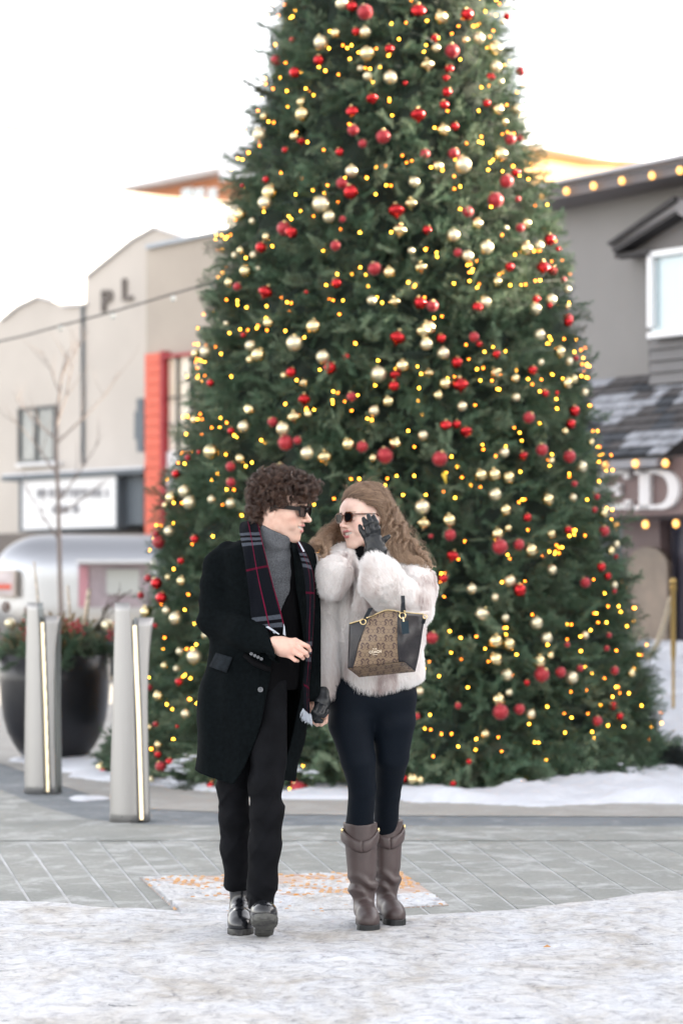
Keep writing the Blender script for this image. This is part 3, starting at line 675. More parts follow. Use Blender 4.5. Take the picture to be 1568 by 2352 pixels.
b1=bollard(); b1.location=(G(295.5,1890).x,14.39,0); tag(b1,'brushed aluminium bollard with lit slot standing nearest the man','bollard')
def copy_tree(o,parent=None):
    c=o.copy(); COL.objects.link(c)
    if parent: c.parent=parent; c.matrix_parent_inverse=o.matrix_parent_inverse.copy()
    for ch in [x for x in bpy.data.objects if x.parent==o]: copy_tree(ch,c)
    return c
b2=copy_tree(b1); b2.location=((99.5-784)*16.5/F,16.52,0); b2.rotation_euler=(0,0,R(-17)); b2['label']='brushed aluminium bollard with lit slot in front of the black planter bowl'
for b_,sx in((b1,1),(b2,.97)): pass
# ---------------------------------------------------------------- christmas tree
TX,TY=.363,18.5
def TR(z): return np.interp(z,[-.1,.08,.91,1.91,2.91,3.91,4.91,5.91,7.2,8.6],[2.16,2.11,1.93,1.76,1.54,1.33,1.10,.885,.52,.05])
M_needle=bpy.data.materials.new('needles'); M_needle.use_nodes=True
def _nm(m,stops,rough=.55):
    nt=m.node_tree; b=nt.nodes['Principled BSDF']; L=nt.links.new
    oi=N(nt,'ShaderNodeObjectInfo'); g=N(nt,'ShaderNodeNewGeometry'); n=N(nt,'ShaderNodeTexNoise',i_Scale=1.6,i_Detail=3); L(g.outputs['Position'],n.inputs['Vector'])
    n2=N(nt,'ShaderNodeTexNoise',i_Scale=14,i_Detail=3); L(g.outputs['Position'],n2.inputs['Vector'])
    a=N(nt,'ShaderNodeMath',operation='MULTIPLY_ADD',i_1=.55); L(oi.outputs['Random'],a.inputs[0]); 
    s=N(nt,'ShaderNodeMath',operation='MULTIPLY',i_1=.5); L(n2.outputs[0],s.inputs[0]); L(s.outputs[0],a.inputs[2])
    c=ramp(nt,a.outputs[0],stops); L(c,b.inputs['Base Color']); b.inputs['Roughness'].default_value=rough
    b.inputs['Specular IOR Level'].default_value=.35; b.inputs['Transmission Weight'].default_value=0
_nm(M_needle,[(.22,(.048,.058,.036)),(.42,(.064,.112,.064)),(.60,(.098,.180,.105)),(.80,(.24,.31,.20))])
M_twig=mat('twig_brown',(.07,.05,.035),.9)
def bough(seed,L_=.34,ns=12,nn=58,nl=.026,sl=.11,w=.0032,droop=.25):
    r=np.random.RandomState(seed); V=[];T=[];mi=[]
    def tri(a,b,c,m): k=len(V); V.extend([a,b,c]); T.append((k,k+1,k+2)); mi.append(m)
    def stem(p,d,l,n,curve):
        pts=[p]; q=np.array(p,float); d=np.array(d,float)/np.linalg.norm(d)
        for i in range(n): d=d+np.array(curve)/n; d/=np.linalg.norm(d); q=q+d*l/n; pts.append(q.copy())
        return pts
    def needles(pts,cnt,nl):
        for i in range(cnt):
            t=(i+r.rand())/cnt*(len(pts)-1); k=min(int(t),len(pts)-2); a=pts[k]+(pts[k+1]-pts[k])*(t-k); ax=pts[k+1]-pts[k]; ax=ax/np.linalg.norm(ax)
            v=r.normal(size=3); v-=ax*v.dot(ax); v/=np.linalg.norm(v); d=ax*.75+v; d/=np.linalg.norm(d); s=np.cross(d,r.normal(size=3)); s/=np.linalg.norm(s)+1e-9
            l=nl*(.75+.5*r.rand()); tri(a-s*w*.5,a+s*w*.5,a+d*l,0)
        k=len(pts)-1; ax=pts[k]-pts[k-1]; ax/=np.linalg.norm(ax)
        for i in range(5):
            d=ax+r.normal(size=3)*.35; d/=np.linalg.norm(d); s=np.cross(d,r.normal(size=3)); s/=np.linalg.norm(s); tri(pts[k]-s*w*.5,pts[k]+s*w*.5,pts[k]+d*nl,0)
    def twig(pts,r0):
        for i in range(len(pts)-1):
            a,b=pts[i],pts[i+1]; 
            for s in(np.array((0,1,0)),np.array((0,0,1))): tri(a-s*r0,a+s*r0,b,1)
    main=stem((0,0,0),(1,0,.1),L_,6,(0,0,-droop)); main=[np.array(m) for m in main]; twig(main,.003); needles(main[2:],nn,nl)
    for i in range(ns):
        t=.15+.8*i/ns; k=t*6; j=min(int(k),5); p=main[j]+(main[j+1]-main[j])*(k-j); side=1 if i%2 else -1
        d=(.75,side*(.75+.3*r.rand()),r.uniform(-.35,.5)); l=sl*(1.15-.55*t)*(.8+.4*r.rand()); s=[np.array(q) for q in stem(p,d,l,3,(.2,0,-.15))]; twig(s,.002); needles(s,nn,nl)
    me=bpy.data.meshes.new('bough'); me.from_pydata([tuple(v) for v in V],[],T); me.materials.append(M_needle); me.materials.append(M_twig)
    me.polygons.foreach_set('material_index',mi); me.update(); return me
BV=[bpy.data.objects.new('bough_%d'%i,bough(40+i)) for i in range(5)]   # prototypes, never linked to the scene
def scatter(name,pts,rots,scl,idx,parent,protos=BV,realize=False,**k):
    me=bpy.data.meshes.new(name); me.from_pydata([tuple(p) for p in pts],[],[])
    a=me.attributes.new('rot','FLOAT_VECTOR','POINT'); a.data.foreach_set('vector',np.array(rots,np.float32).ravel())
    a=me.attributes.new('scl','FLOAT','POINT'); a.data.foreach_set('value',np.array(scl,np.float32))
    a=me.attributes.new('idx','INT','POINT'); a.data.foreach_set('value',np.array(idx,np.int32))
    o=tag(link(name,me,parent),**k); ng=bpy.data.node_groups.new(name,'GeometryNodeTree')
    ng.interface.new_socket('Geometry',in_out='INPUT',socket_type='NodeSocketGeometry'); ng.interface.new_socket('Geometry',in_out='OUTPUT',socket_type='NodeSocketGeometry')
    gi=ng.nodes.new('NodeGroupInput'); go=ng.nodes.new('NodeGroupOutput'); ip=ng.nodes.new('GeometryNodeInstanceOnPoints'); gj=ng.nodes.new('GeometryNodeJoinGeometry')
    for p in protos[::-1]:
        oi=ng.nodes.new('GeometryNodeObjectInfo'); oi.inputs[0].default_value=p; oi.inputs['As Instance'].default_value=True; ng.links.new(oi.outputs['Geometry'],gj.inputs[0])
    def at(nm,ty): n=ng.nodes.new('GeometryNodeInputNamedAttribute'); n.data_type=ty; n.inputs['Name'].default_value=nm; return n.outputs['Attribute']
    e2r=ng.nodes.new('FunctionNodeEulerToRotation'); ng.links.new(at('rot','FLOAT_VECTOR'),e2r.inputs[0])
    ng.links.new(gi.outputs[0],ip.inputs['Points']); ng.links.new(gj.outputs[0],ip.inputs['Instance']); ip.inputs['Pick Instance'].default_value=True
    ng.links.new(at('idx','INT'),ip.inputs['Instance Index']); ng.links.new(e2r.outputs[0],ip.inputs['Rotation']); ng.links.new(at('scl','FLOAT'),ip.inputs['Scale'])
    ng.links.new(ip.outputs[0],go.inputs[0]); md=o.modifiers.new('scatter','NODES'); md.node_group=ng; return o
tree=empty('christmas_tree',(TX,TY,0),'tall outdoor christmas tree covered with red and gold baubles and tiny lights','tree')
MB().lathe([(.16,-.02),(.14,2),(.09,6),(.02,8.6)],12,(TX,TY,0)).build('trunk',M_bark,tree,True)
M_core=mat('occluder_core',(.012,.022,.014),.95,var=.4,vs=6)  # solid dark shell added inside the crown to block sky through the gaps
r=np.random.RandomState(5); pts=[];rots=[];scl=[];idx=[]
core=[]; 
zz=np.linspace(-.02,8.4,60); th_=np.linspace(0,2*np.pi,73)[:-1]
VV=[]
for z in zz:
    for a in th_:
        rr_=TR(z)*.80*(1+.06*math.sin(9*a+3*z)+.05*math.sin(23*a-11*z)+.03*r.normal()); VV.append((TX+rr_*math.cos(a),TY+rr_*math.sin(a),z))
n_=72; np_mesh('occluder_core',VV,[(i*n_+k,i*n_+(k+1)%n_,(i+1)*n_+(k+1)%n_,(i+1)*n_+k) for i in range(59) for k in range(n_)],M_core,tree,True)
def put(a,z,rad,pitch,yawj,roll,s):
    pts.append((TX+rad*math.cos(a),TY+rad*math.sin(a),z)); rots.append((roll,pitch,a+yawj)); scl.append(s); idx.append(r.randint(5))
n_all=11500
zs_=[]; 
while len(zs_)<n_all:
    z=r.uniform(-.05,8.5)
    if r.rand()<TR(z)/2.3: zs_.append(z)
for z in zs_:
    a=r.uniform(0,2*np.pi); lump=.05*math.sin(7*a+2.3*z)+.05*math.sin(4*z+11*a)
    lay=r.rand(); rad=TR(z)-.22+lump-(.20*lay**1.5)
    put(a,z,max(.02,rad),r.normal(.12,.42)-.1,r.normal(0,.5),r.uniform(0,6.28),r.uniform(.5,.85))
# longer tips breaking the outline
for i in range(260):
    z=r.uniform(.2,8); a=r.uniform(0,2*np.pi); put(a,z,TR(z)-.20,r.normal(-.15,.3),r.normal(0,.3),r.uniform(0,6.28),r.uniform(.7,1.1))
# bottom skirt resting on the snow, and a low spray on the right
for i in range(900):
    a=r.uniform(0,2*np.pi); z=r.uniform(.03,.35); put(a,z*.75,TR(0)-r.uniform(.22,.55),r.normal(.22,.25),r.normal(0,.5),r.uniform(0,6.28),r.uniform(.8,1.3))
for i in range(80):
    a=r.normal(-.02,.22); z=r.uniform(.05,.75); put(a,z,TR(z)-.42+r.uniform(0,.12),r.normal(-.05,.2),r.normal(0,.2),r.uniform(0,6.28),r.uniform(.8,1.1))
for i in range(50):
    a=r.normal(3.3,.25); z=r.uniform(.03,.35); put(a,z,TR(z)-.30,r.normal(.15,.2),r.normal(0,.3),r.uniform(0,6.28),r.uniform(1,1.3))
scatter('crown',pts,rots,scl,idx,tree,kind='stuff')
# the dark fallen bough beside the tree
c=P(1500,1765,17.6); fb_=[];fr_=[];fs_=[];fi_=[]
for i in range(60):
    t=r.rand(); fb_.append((c.x-.15+.42*t,17.7+r.normal()*.06,.12+.12*(1-t)+r.normal()*.015)); fr_.append((r.uniform(0,6.28),r.normal(.15,.15),r.normal(0,.5))); fs_.append(r.uniform(.5,.8)); fi_.append(r.randint(5))
M_dn=bpy.data.materials.new('dark_needles'); M_dn.use_nodes=True; _nm(M_dn,[(.3,(.008,.014,.014)),(.8,(.02,.032,.03))])
BD=[]
for i in range(3):
    m_=bough(70+i); m_.materials[0]=M_dn; BD.append(bpy.data.objects.new('dark_bough_%d'%i,m_))
o=empty('fallen_bough',(c.x,17.7,.1),'dark evergreen bough lying on the snow at the right foot of the tree','bough'); scatter('needles',[tuple(Vector(p)) for p in fb_],fr_,fs_,[k%3 for k in fi_],o,BD,kind='stuff') 
# ---- ray to the foliage surface
def on_tree(px,py,inset=.0):
    d=Vector(((px-784)/F,1,-(py-HZ)/F)); best=None; Y=14.5; g=None
    while Y<19.5:
        x=d.x*Y; z=CH+d.z*Y; q=math.hypot(x-TX,Y-TY)-(TR(max(-.1,z))-inset)
        if g is None or q<g[0]: g=(q,Y)
        if q<0: return Vector((x,Y,z)),0
        Y+=.02
    Y=g[1]; return Vector((d.x*Y,Y,CH+d.z*Y)),g[0]
TILES=[((551.2,0),.4687,"""G498,18,30 g547,32,26 R612,60,37 o872,50,34 G981,85,32 g1110,70,30 g1306,82,18 G1284,105,14 G467,162,22 g568,155,20 G612,157,26 G396,208,34 R175,296,26 g385,295,25 g268,356,27 g255,197,14 g730,240,22 G622,262,36 R1037,250,34 g953,185,18 G1168,188,28 G1104,195,16 G1248,238,34 G960,235,20 O916,318,30 G1252,328,28 g1023,338,22 g1226,378,23 g1007,382,16 G735,380,32 G625,373,22 G588,335,14 g808,408,11 g1012,452,23 o645,482,25 g998,514,22 g1206,506,19 G298,500,20 G305,560,34 o548,543,28 o870,562,34 G1262,537,26 G1355,535,24 R1372,350,24 G117,570,16 G95,660,32 R553,638,27 R700,670,34 G995,637,28 g1049,620,20 R600,704,21 G266,668,20 o300,692,18 g221,735,15 g487,745,20 R905,755,23 R1045,752,26 R1322,682,27 R1367,675,16 G1275,757,35 G1089,808,41 G968,815,24 G545,840,29 g128,880,17 G852,892,25 g1349,846,21 R1303,888,33 R498,898,27 G1295,597,17 G1275,400,15"""),
((520.6,367.5),.27343,"""g1040,270,60 G362,272,62 G320,358,54 G112,460,50 G792,372,70 G858,478,50 g332,162,26 R480,575,58 o543,610,48 R972,497,28 o1422,425,62 O1452,590,54 G215,512,26 G335,645,32 g288,735,46 G118,760,30 G228,798,30 G68,800,26 R912,720,42 G162,932,50 G262,912,20 R1240,915,54 G1362,945,48 R88,1063,34 G22,1030,36 o328,1108,56 g922,1035,42 g670,1110,17 G1216,1180,38 O1408,1190,42 G350,1368,40 G730,1400,60 g140,1470,22 G570,1540,66 o1435,1490,62 G200,1560,42 G1548,762,28 g130,215,16"""),
((888.1,367.5),.27343,"""G228,187,42 g1082,105,38 R910,338,64 R1098,328,24 O202,365,48 R678,435,44 G758,535,44 g337,588,38 G1000,570,20 G1170,533,40 R1118,570,36 G555,632,54 G835,735,56 R594,780,36 G676,806,46 G210,762,32 g1027,898,38 G1165,745,54 G1275,720,40 g1365,670,48 g1434,748,22 o1310,900,54 g1390,932,38 O283,900,46 G925,1022,36 G1512,1085,30 R1480,1005,24 g278,1200,52 R380,1225,48 G825,1195,48 g757,1240,46 g1252,1170,32 G1378,1175,46 g1365,1222,22 G1245,1250,48 G1515,1230,26 g1522,1335,40 G348,1410,60 O300,1445,50 g452,1500,38 R730,1487,42 g773,1545,24 G1278,1470,46 G330,1548,50"""),
((428.7,735),.3125,"""G598,25,36 G935,52,54 G793,180,60 G466,205,38 G528,258,50 G468,292,28 G140,235,40 G68,248,32 G290,25,18 g418,110,20 G1000,272,48 g1052,352,46 g1172,270,26 g768,384,36 G715,408,22 g176,463,28 O862,463,30 G1410,400,58 o1530,405,36 G1558,340,26 g1522,485,38 o865,582,42 R1210,564,34 G1480,600,38 G1378,668,38 O458,660,36 R632,750,36 g328,815,26 G60,735,30 G420,785,42 G708,800,48 G893,692,28 O790,712,44 R728,903,56 R813,885,30 R1288,932,42 G1188,915,44 G885,980,48 O1015,1008,50 O1530,905,40 R1456,997,58 G180,970,54 G395,1020,34 R323,1078,36 g92,972,16 R8,1012,22 G1368,1015,26 G690,1085,36"""),
((888.1,735),.3125,"""G288,195,46 G412,245,44 g512,312,40 G112,338,44 O308,390,30 G425,468,42 o538,475,54 G375,555,34 g803,250,28 O800,387,40 G940,430,32 G1268,235,40 G1338,305,28 R1387,280,22 G1128,312,24 g1068,368,33 G1320,465,42 G1370,435,30 G1450,535,28 G948,570,28 g1162,542,26 g1247,535,15 G552,635,34 R1042,718,42 g1375,670,40 g1350,765,36 O1305,818,24 o432,770,40 g510,768,32 o580,820,40 G265,848,36 G72,900,52 R388,1020,56 G862,975,34 o1000,995,30 R1138,955,44 R1340,1005,46 G1205,1035,24 G1430,1080,40 G688,1140,42 G785,1138,46 G888,1160,46 G1498,900,24 g1330,12,36"""),
((306.2,1041.2),.3516,"""R343,25,35 g280,135,28 R638,190,30 G335,250,40 G368,322,42 G250,290,37 G211,340,20 G512,302,24 G635,328,30 G235,510,32 R168,580,43 R150,525,22 g402,560,26 g312,703,22 R97,817,25 g153,850,38 g185,945,38 R50,928,23 G318,835,31 G228,810,18 G85,1037,38 G217,1028,25 G278,1078,41 G470,1188,22 R142,1125,17 G305,1295,24 G400,1330,47 G205,1388,22 G283,1408,20 g300,1493,26 R105,1530,20 G167,1586,34 G342,1703,28 R146,1770,18 g288,1785,12 G105,1790,20 G165,1905,24 g163,1968,24 o240,2012,26 R180,2048,36 o512,2168,30 G120,2130,20"""),
((918.7,1041.2),.3906,"""G556,243,35 G617,335,32 G130,318,43 O137,413,34 G287,395,38 R293,480,34 R180,487,14 o308,603,33 g253,736,26 R585,550,45 R697,537,32 G569,475,36 G633,440,20 G765,570,38 g745,378,25 G866,272,34 G1015,262,22 R1024,180,18 R1156,256,18 R1142,332,17 G1193,352,28 g985,450,22 G884,473,26 R1198,458,32 G1267,537,22 G1236,575,24 R1267,608,15 g1180,670,27 g1218,722,23 R1087,760,30 G891,687,28 G1255,775,22 R1258,810,14 G643,752,33 g702,805,37 G420,797,28 G556,848,22 L482,942,38 G800,998,35 G617,968,22 R185,1085,36 G558,1105,40 G636,1122,38 G560,1212,37 G860,1087,32 G814,1225,38 G880,1190,22 R1226,1070,16 R1212,1147,17 R980,1125,16 G1085,1070,22"""),
((918.7,1408.7),.4141,"""G590,343,32 R783,340,42 R888,327,30 G950,357,35 g700,385,18 R997,305,20 R1188,318,24 G1278,333,25 G543,480,34 R556,548,43 R660,532,30 G602,440,20 G722,560,26 g1180,515,26 R1092,598,28 g1215,572,22 G107,432,22 R92,570,18 R320,512,18 G470,670,24 g381,823,16 g293,945,18 G68,920,30 g20,918,22 G108,925,22"""),
((0,0),1,"R686,1812,17 g676,1796,9 g697,1808,10 g240,1773,10 G232,1762,10 G1160,1096,14")]
M_orn={'R':mat('matte_red',(.34,.012,.02),.42,.35,sheen=.2,coat=.1),'r':mat('glossy_red',(.46,.006,.010),.16,.85,coat=.4),'G':mat('satin_gold',(.74,.66,.45),.34,.85,coat=.2),'g':mat('glossy_gold',(.80,.66,.36),.14,1)}
M_cap=mat('bauble_cap',(.7,.55,.25),.3,1)
def orn_mesh(shape,m):
    b=MB()
    if shape=='ball': b.ball((0,0,0),1,16,10)
    elif shape=='onion': b.lathe([(.0001,-1.25),(.10,-1.05),(.30,-.8),(.8,-.55),(1.08,-.15),(1.1,.1),(.8,.5),(.35,.75),(.14,1.0),(.0001,1.1)],18)
    else: b.lathe([(.0001,-.75),(.8,-.75),(.98,-.6),(1,.0),(.98,.5),(.8,.66),(.3,.75),(.0001,.78)],18)
    return b.mesh('bauble',m,True)
OM={}
for s in('ball','onion','lantern'):
    for k_ in M_orn: OM[(s,k_)]=orn_mesh(s,M_orn[k_])
capm=MB().lathe([(.22,.93),(.22,1.12),(.08,1.16),(.0001,1.16)],8).mesh('cap',M_cap,True)
rnd.seed(4); done=[]
bands=[(130,'near the picture top'),(300,'high on the tree'),(480,'in the upper tree'),(660,'above mid height'),(840,'at mid height'),(1020,'above the couple'),(1200,'level with their heads'),(1400,'at shoulder level'),(1560,'level with the handbag'),(1700,'low on the tree'),(9999,'at the foot of the tree')]
def where(px,py):
    for y,t in bands:
        if py<y: b=t; break
    L_=np.interp(py,[0,1750],[655,200]); R_=np.interp(py,[0,1750],[1185,1515]); u=(px-L_)/(R_-L_)
    s='on the left edge' if u<.1 else 'left of centre' if u<.36 else 'near the middle' if u<.62 else 'right of centre' if u<.88 else 'on the right edge'
    return s,b
for (ox,oy),sc,txt in TILES:
    for it in txt.split():
        k_=it[0]; x,y,rr_=[float(v) for v in it[1:].split(',')]; px,py,pr=ox+x*sc,oy+y*sc,rr_*sc
        if any(math.hypot(px-a,py-b)<max(5,.55*min(pr,c_)) for a,b,c_ in done): continue
        done.append((px,py,pr))
        p,q=on_tree(px,py,-.075+.05*rnd.random()); rad=pr*1.04*p.y/F
        if k_=='R': sh,mk='ball','R'
        elif k_=='g': sh,mk='ball','r'
        elif k_=='o': sh,mk='onion','r'
        elif k_=='O': sh,mk='onion','g'
        elif k_=='L': sh,mk='lantern','G'
        else: sh,mk='ball',('G' if rnd.random()<.55 else 'g')
        o=bpy.data.objects.new('bauble',OM[(sh,mk)]); COL.objects.link(o); o.location=p; o.scale=(rad,rad,rad); o.rotation_euler=(rnd.gauss(0,.3),rnd.gauss(0,.3),rnd.random()*6)
        size='large' if pr>14.5 else 'medium' if pr>9 else 'small' if pr>6 else 'tiny'
        colr={'R':'matte red','r':'shiny red','G':'satin gold','g':'shiny gold'}[mk]; s1,s2=where(px,py)
        tag(o,f"{size} {colr} {sh} bauble {s1}, {s2}",'bauble','red and gold baubles hanging on the christmas tree')
        if pr>6:
            c=link('cap',capm,o,False)
from collections import defaultdict
_g=defaultdict(list)
for o in bpy.data.objects:
    if o.name.startswith('bauble') and o.get('label'): _g[o['label']].append(o)
for l_,os_ in _g.items():
    if len(os_)>1:
        os_.sort(key=lambda o:-o.location.z)
        for i,o in enumerate(os_):
            o['label']=l_+(', '+(('upper one','lower one') if len(os_)==2 else ('highest one','middle one','lowest one') if len(os_)==3 else [f'{w_} from the top' for w_ in('first','second','third','fourth','fifth','sixth')])[i])
g_=MB(); q_,_=on_tree(1020,1096,-.06); 
g_.add([q_+Vector(v) for v in((-.022,0,.02),(-.002,-.012,.034),(.016,.004,.022),(.012,-.02,-.014),(.016,-.004,-.052),(.0,-.016,-.02))],[(0,1,5),(1,2,3,5),(3,4,5)]); g_.build('yellow_ribbon',mat('yellow_ribbon',(.75,.50,.02),.5),label='bright yellow ribbon scrap caught on the tree above her head',cat='ribbon')
M_sc=M_snow; g_=MB(); rnd.seed(77)
for cx_,cy_,n_s in((405,1765,9),(425,1745,5),(395,1795,6),(250,1795,6),(700,1770,4),(1330,1800,5),(1450,1770,4),(1180,1800,5)):
    for i in range(n_s*2):
        q_,_=on_tree(cx_+rnd.gauss(0,11),cy_+rnd.gauss(0,7),-.10); g_.ball(q_,rnd.uniform(.010,.028),8,6,(1.5,1.2,.38))
g_.build('snow_clumps',M_sc,tree,True,kind='stuff')
# fairy lights
fl=empty('fairy_lights',(TX,TY,0),'strings of tiny warm yellow fairy lights wound through the christmas tree','string lights')
M_fl=[mat('fairy_bulb_yellow',(1,.7,.1),.4,em=(1,.40,.025),es=7),mat('fairy_bulb_orange',(1,.5,.1),.4,em=(1,.22,.012),es=4)]
fm=[MB().ball((0,0,0),.0052,8,5,(1,1,1.5)).mesh('bulb',m,True) for m in M_fl]
rnd.seed(9); pos=[]; nturn=26; wire=[]
for s_ in range(6400):
    u=s_/6400; z=.03+8.2*(1-(1-u)**.62)*1.0; 
    a=nturn*6.283*u*2.0+1.1*math.sin(9*u*6.28)+.5*math.sin(31*u)
    z+=.25*math.sin(a*1.7+u*40)+.10*math.sin(a*5.3)
    if z<.02 or z>8.4: continue
    wire.append((a,z,s_))
lastp=None; wp_=[]
for a,z,s_ in wire:
    dep=.10+.10*math.sin(s_*.37)+.06*math.sin(s_*.11+2)
    p=Vector((TX+(TR(z)-dep)*math.cos(a),TY+(TR(z)-dep)*math.sin(a),z))
    if s_%3==0 and (abs(math.cos(a))<.80 or rnd.random()<.42):
        j=Vector((rnd.gauss(0,.07),rnd.gauss(0,.05),rnd.gauss(0,.09))); pos.append((p+j,dep))
    if s_%2==0: wp_.append(p)
front=[q for q in pos if q[0].y<TY+.3 and -2.2<q[0].x<2.9 and q[0].z<6.2]; back=[q for q in pos if not(q[0].y<TY+.3 and -2.2<q[0].x<2.9 and q[0].z<6.2)]
front.sort(key=lambda q:q[1]-.25*(TY-q[0].y)/2+rnd.random()*.08)
def pushout(q):
    p,dep=q; c=Vector((TX,TY,p.z)); v=p-c; rr_=v.length; tgt=TR(p.z)+rnd.uniform(-.10,.05); return c+v*(tgt/max(rr_,.01))
single=front[:300]; restp=front[300:]+back
for q in single:
    p=pushout(q)
    if 680<784+p.x*F/p.y<740 and 1160<HZ-(p.z-CH)*F/p.y<1250: continue
    pass; o=link('bulb',fm[0 if rnd.random()<.55 else 1],fl); o.matrix_parent_inverse=Matrix.Identity(4); o.location=p-fl.location; o.rotation_euler=(rnd.random()*3,rnd.random()*3,0)
for mi_ in(0,1):
    b=MB()
    for i,q in enumerate(restp):
        if (rnd.random()<.62)==(mi_==0): p=pushout(q); b.ball(p,.0052,6,4,(1,1,1.4))
    b.build('bulbs',M_fl[mi_],fl,True,kind='stuff')
b=MB(); seg=[]
for i in range(0,len(wp_)-1,60): b.tube(wp_[i:i+61],.0022,3,False)
b.build('wire',mat('green_wire',(.01,.03,.02),.6),fl)
print('lights',len(pos),len(front),'baubles',len(done))
# ---------------------------------------------------------------- planter and its winter arrangement
pc=Vector(((127-784)*19.95/F,19.95,0))
M_bowl=mat('black_bowl',(.008,.009,.012),.36,var=.6,vs=2.4,c2=(.018,.017,.020),coat=.1,spec=.35,bump=.1,bs=9)
pb=empty('planter_bowl',pc,'large glossy black planter bowl standing behind the left bollard','planter')
k=19.6/F*1.02; prof=[(.0001,0)]+[(rr_*k,max(0,CH-(y-HZ)*19.7/F)) for rr_,y in((60,1753),(78,1736),(92,1716),(108,1686),(118,1650),(123,1610),(125.5,1565),(126,1506))]
zr=prof[-1][1]; prof+=[(.418,zr+.004),(.41,zr-.03),(.0001,zr-.05)]
MB().lathe(prof,48,pc).build('bowl',M_bowl,pb,True)
MB().lathe([(.0001,zr-.02),(.25,zr-.005),(.39,zr-.015),(.425,zr-.05)],28,pc).build('snow',M_snow,pb,True)
r=np.random.RandomState(12)
BP=[];BR=[];BS=[];BI=[]
for i in range(200):
    a=r.uniform(0,6.28); q=r.uniform(.05,.40); BP.append((pc.x+q*math.cos(a)*.9,pc.y+q*math.sin(a)*.9,zr+r.uniform(0,.10))); BR.append((r.uniform(0,6.28),-r.uniform(-.1,1.1)*(1-.8*q/.4)+(.35 if q>.33 else 0),a+r.normal(0,.3))); BS.append(r.uniform(.5,.95)); BI.append(r.randint(5))
ar=empty('evergreen_arrangement',(pc.x,pc.y,zr),'evergreen sprays and dry foliage filling the black planter bowl','plant arrangement'); scatter('sprays',BP,BR,BS,BI,ar,kind='stuff')
M_dry=mat('dry_foliage',(.20,.14,.07),.8,var=.4,vs=14); M_berry=mat('red_berry',(.40,.008,.02),.25,coat=.4); M_birch=mat('birch_bark',(.50,.42,.33),.8,var=.35,vs=14,stretch=(1,1,3)); M_cone=mat('pine_cone',(.14,.06,.035),.8)
b=MB()
for i in range(520):
    a=r.uniform(0,6.28); q=r.uniform(.05,.40); x,y=pc.x+q*math.cos(a),pc.y+q*math.sin(a); z=zr+r.uniform(.05,.34)*(1-.3*q/.36); d=Vector((math.cos(a)*.5,math.sin(a)*.5,r.uniform(.2,1.1))).normalized(); s=d.cross(Vector(r.normal(size=3))).normalized(); l=r.uniform(.04,.10); p=Vector((x,y,z))
    b.add([p,p+d*l*.5+s*.012,p+d*l,p+d*l*.5-s*.012],[(0,1,2,3)])
    if i%3==0: b.tube([Vector((pc.x+.3*q*math.cos(a),pc.y+.3*q*math.sin(a),zr)),p],.002,3)
b.build('dry_foliage',M_dry,ar,kind='stuff')
def stick(x0,y0,x1,y1,rr_,lab):
    pb0=P(x0,y0,19.9); p1=P(x1,y1,19.9); mid=pb0.lerp(p1,.5)+Vector((.01,0,0)); MB().tube([pb0,mid,p1],[rr_,rr_*.9,rr_*.75],7).build('birch_stick',M_birch,label=lab,cat='branch',smooth=True)
stick(92,1480,79,1290,.011,'thin pale stick rising behind the left bollard')
stick(162,1480,156,1345,.012,'slim straight stick in the middle of the planter')
stick(186,1470,205,1352,.024,'thick pale birch log stick leaning right in the planter')
b=MB()
for i in range(14):
    b.tube([P(215+2*i,1450,19.9),P(232+r.uniform(-8,34),1400,19.8),P(240+r.uniform(0,70),1345+r.uniform(-10,50),19.9)],.0025,3)
b.build('twig_bundle',M_twig,label='fan of fine bare twigs at the right side of the planter',cat='branch')
for (px,py),lab in(((63,1452),'red berry cluster at the left of the black planter'),((262,1455),'red berry cluster at the right rim of the black planter'),((172,1438),'red berry cluster just right of the left bollard')):
    b=MB(); c=P(px,py,19.6)
    for i in range(26): b.ball(c+Vector((r.normal()*.035,r.normal()*.03,r.normal()*.04)),.0105,8,5)
    b.build('berry_cluster',M_berry,label=lab,cat='berries',smooth=True)
for (px,py,s),lab in(((68,1405,.045),'brown pine cone beside the left bollard top'),((15,1395,.04),'brown pine cone at the far left of the planter')):
    b=MB(); c=P(px,py,19.7)
    for i in range(40):
        t=i/40; a=i*2.4; q=s*(.25+.75*math.sin(math.pi*(.12+.85*t))); d=Vector((math.cos(a),math.sin(a),.35)); p=c+Vector((q*.45*math.cos(a),q*.45*math.sin(a),(t-.5)*s*2.2)); n2=Vector((-math.sin(a),math.cos(a),0))
        b.prism([p-n2*.006,p+n2*.006,p+d*q*.6+n2*.009,p+d*q*.6-n2*.009],(0,0,.004))
    b.build('pine_cone',M_cone,label=lab,cat='pine cone')
for (px,py,s,m),lab in(((24,1432,.045,'G'),'pale gold bauble at the left in the planter'),((115,1465,.04,'G'),'gold bauble half hidden behind the left bollard'),((247,1437,.05,'G'),'champagne bauble among berries at the planter right'),((300,1462,.035,'G'),'small pale bauble hanging at the planter rim by the tree')):
    o=bpy.data.objects.new('bauble',OM[('ball',m)]); COL.objects.link(o); o.location=P(px,py,19.6); o.scale=(s,)*3; tag(o,lab,'bauble','baubles set in the planter bowl')
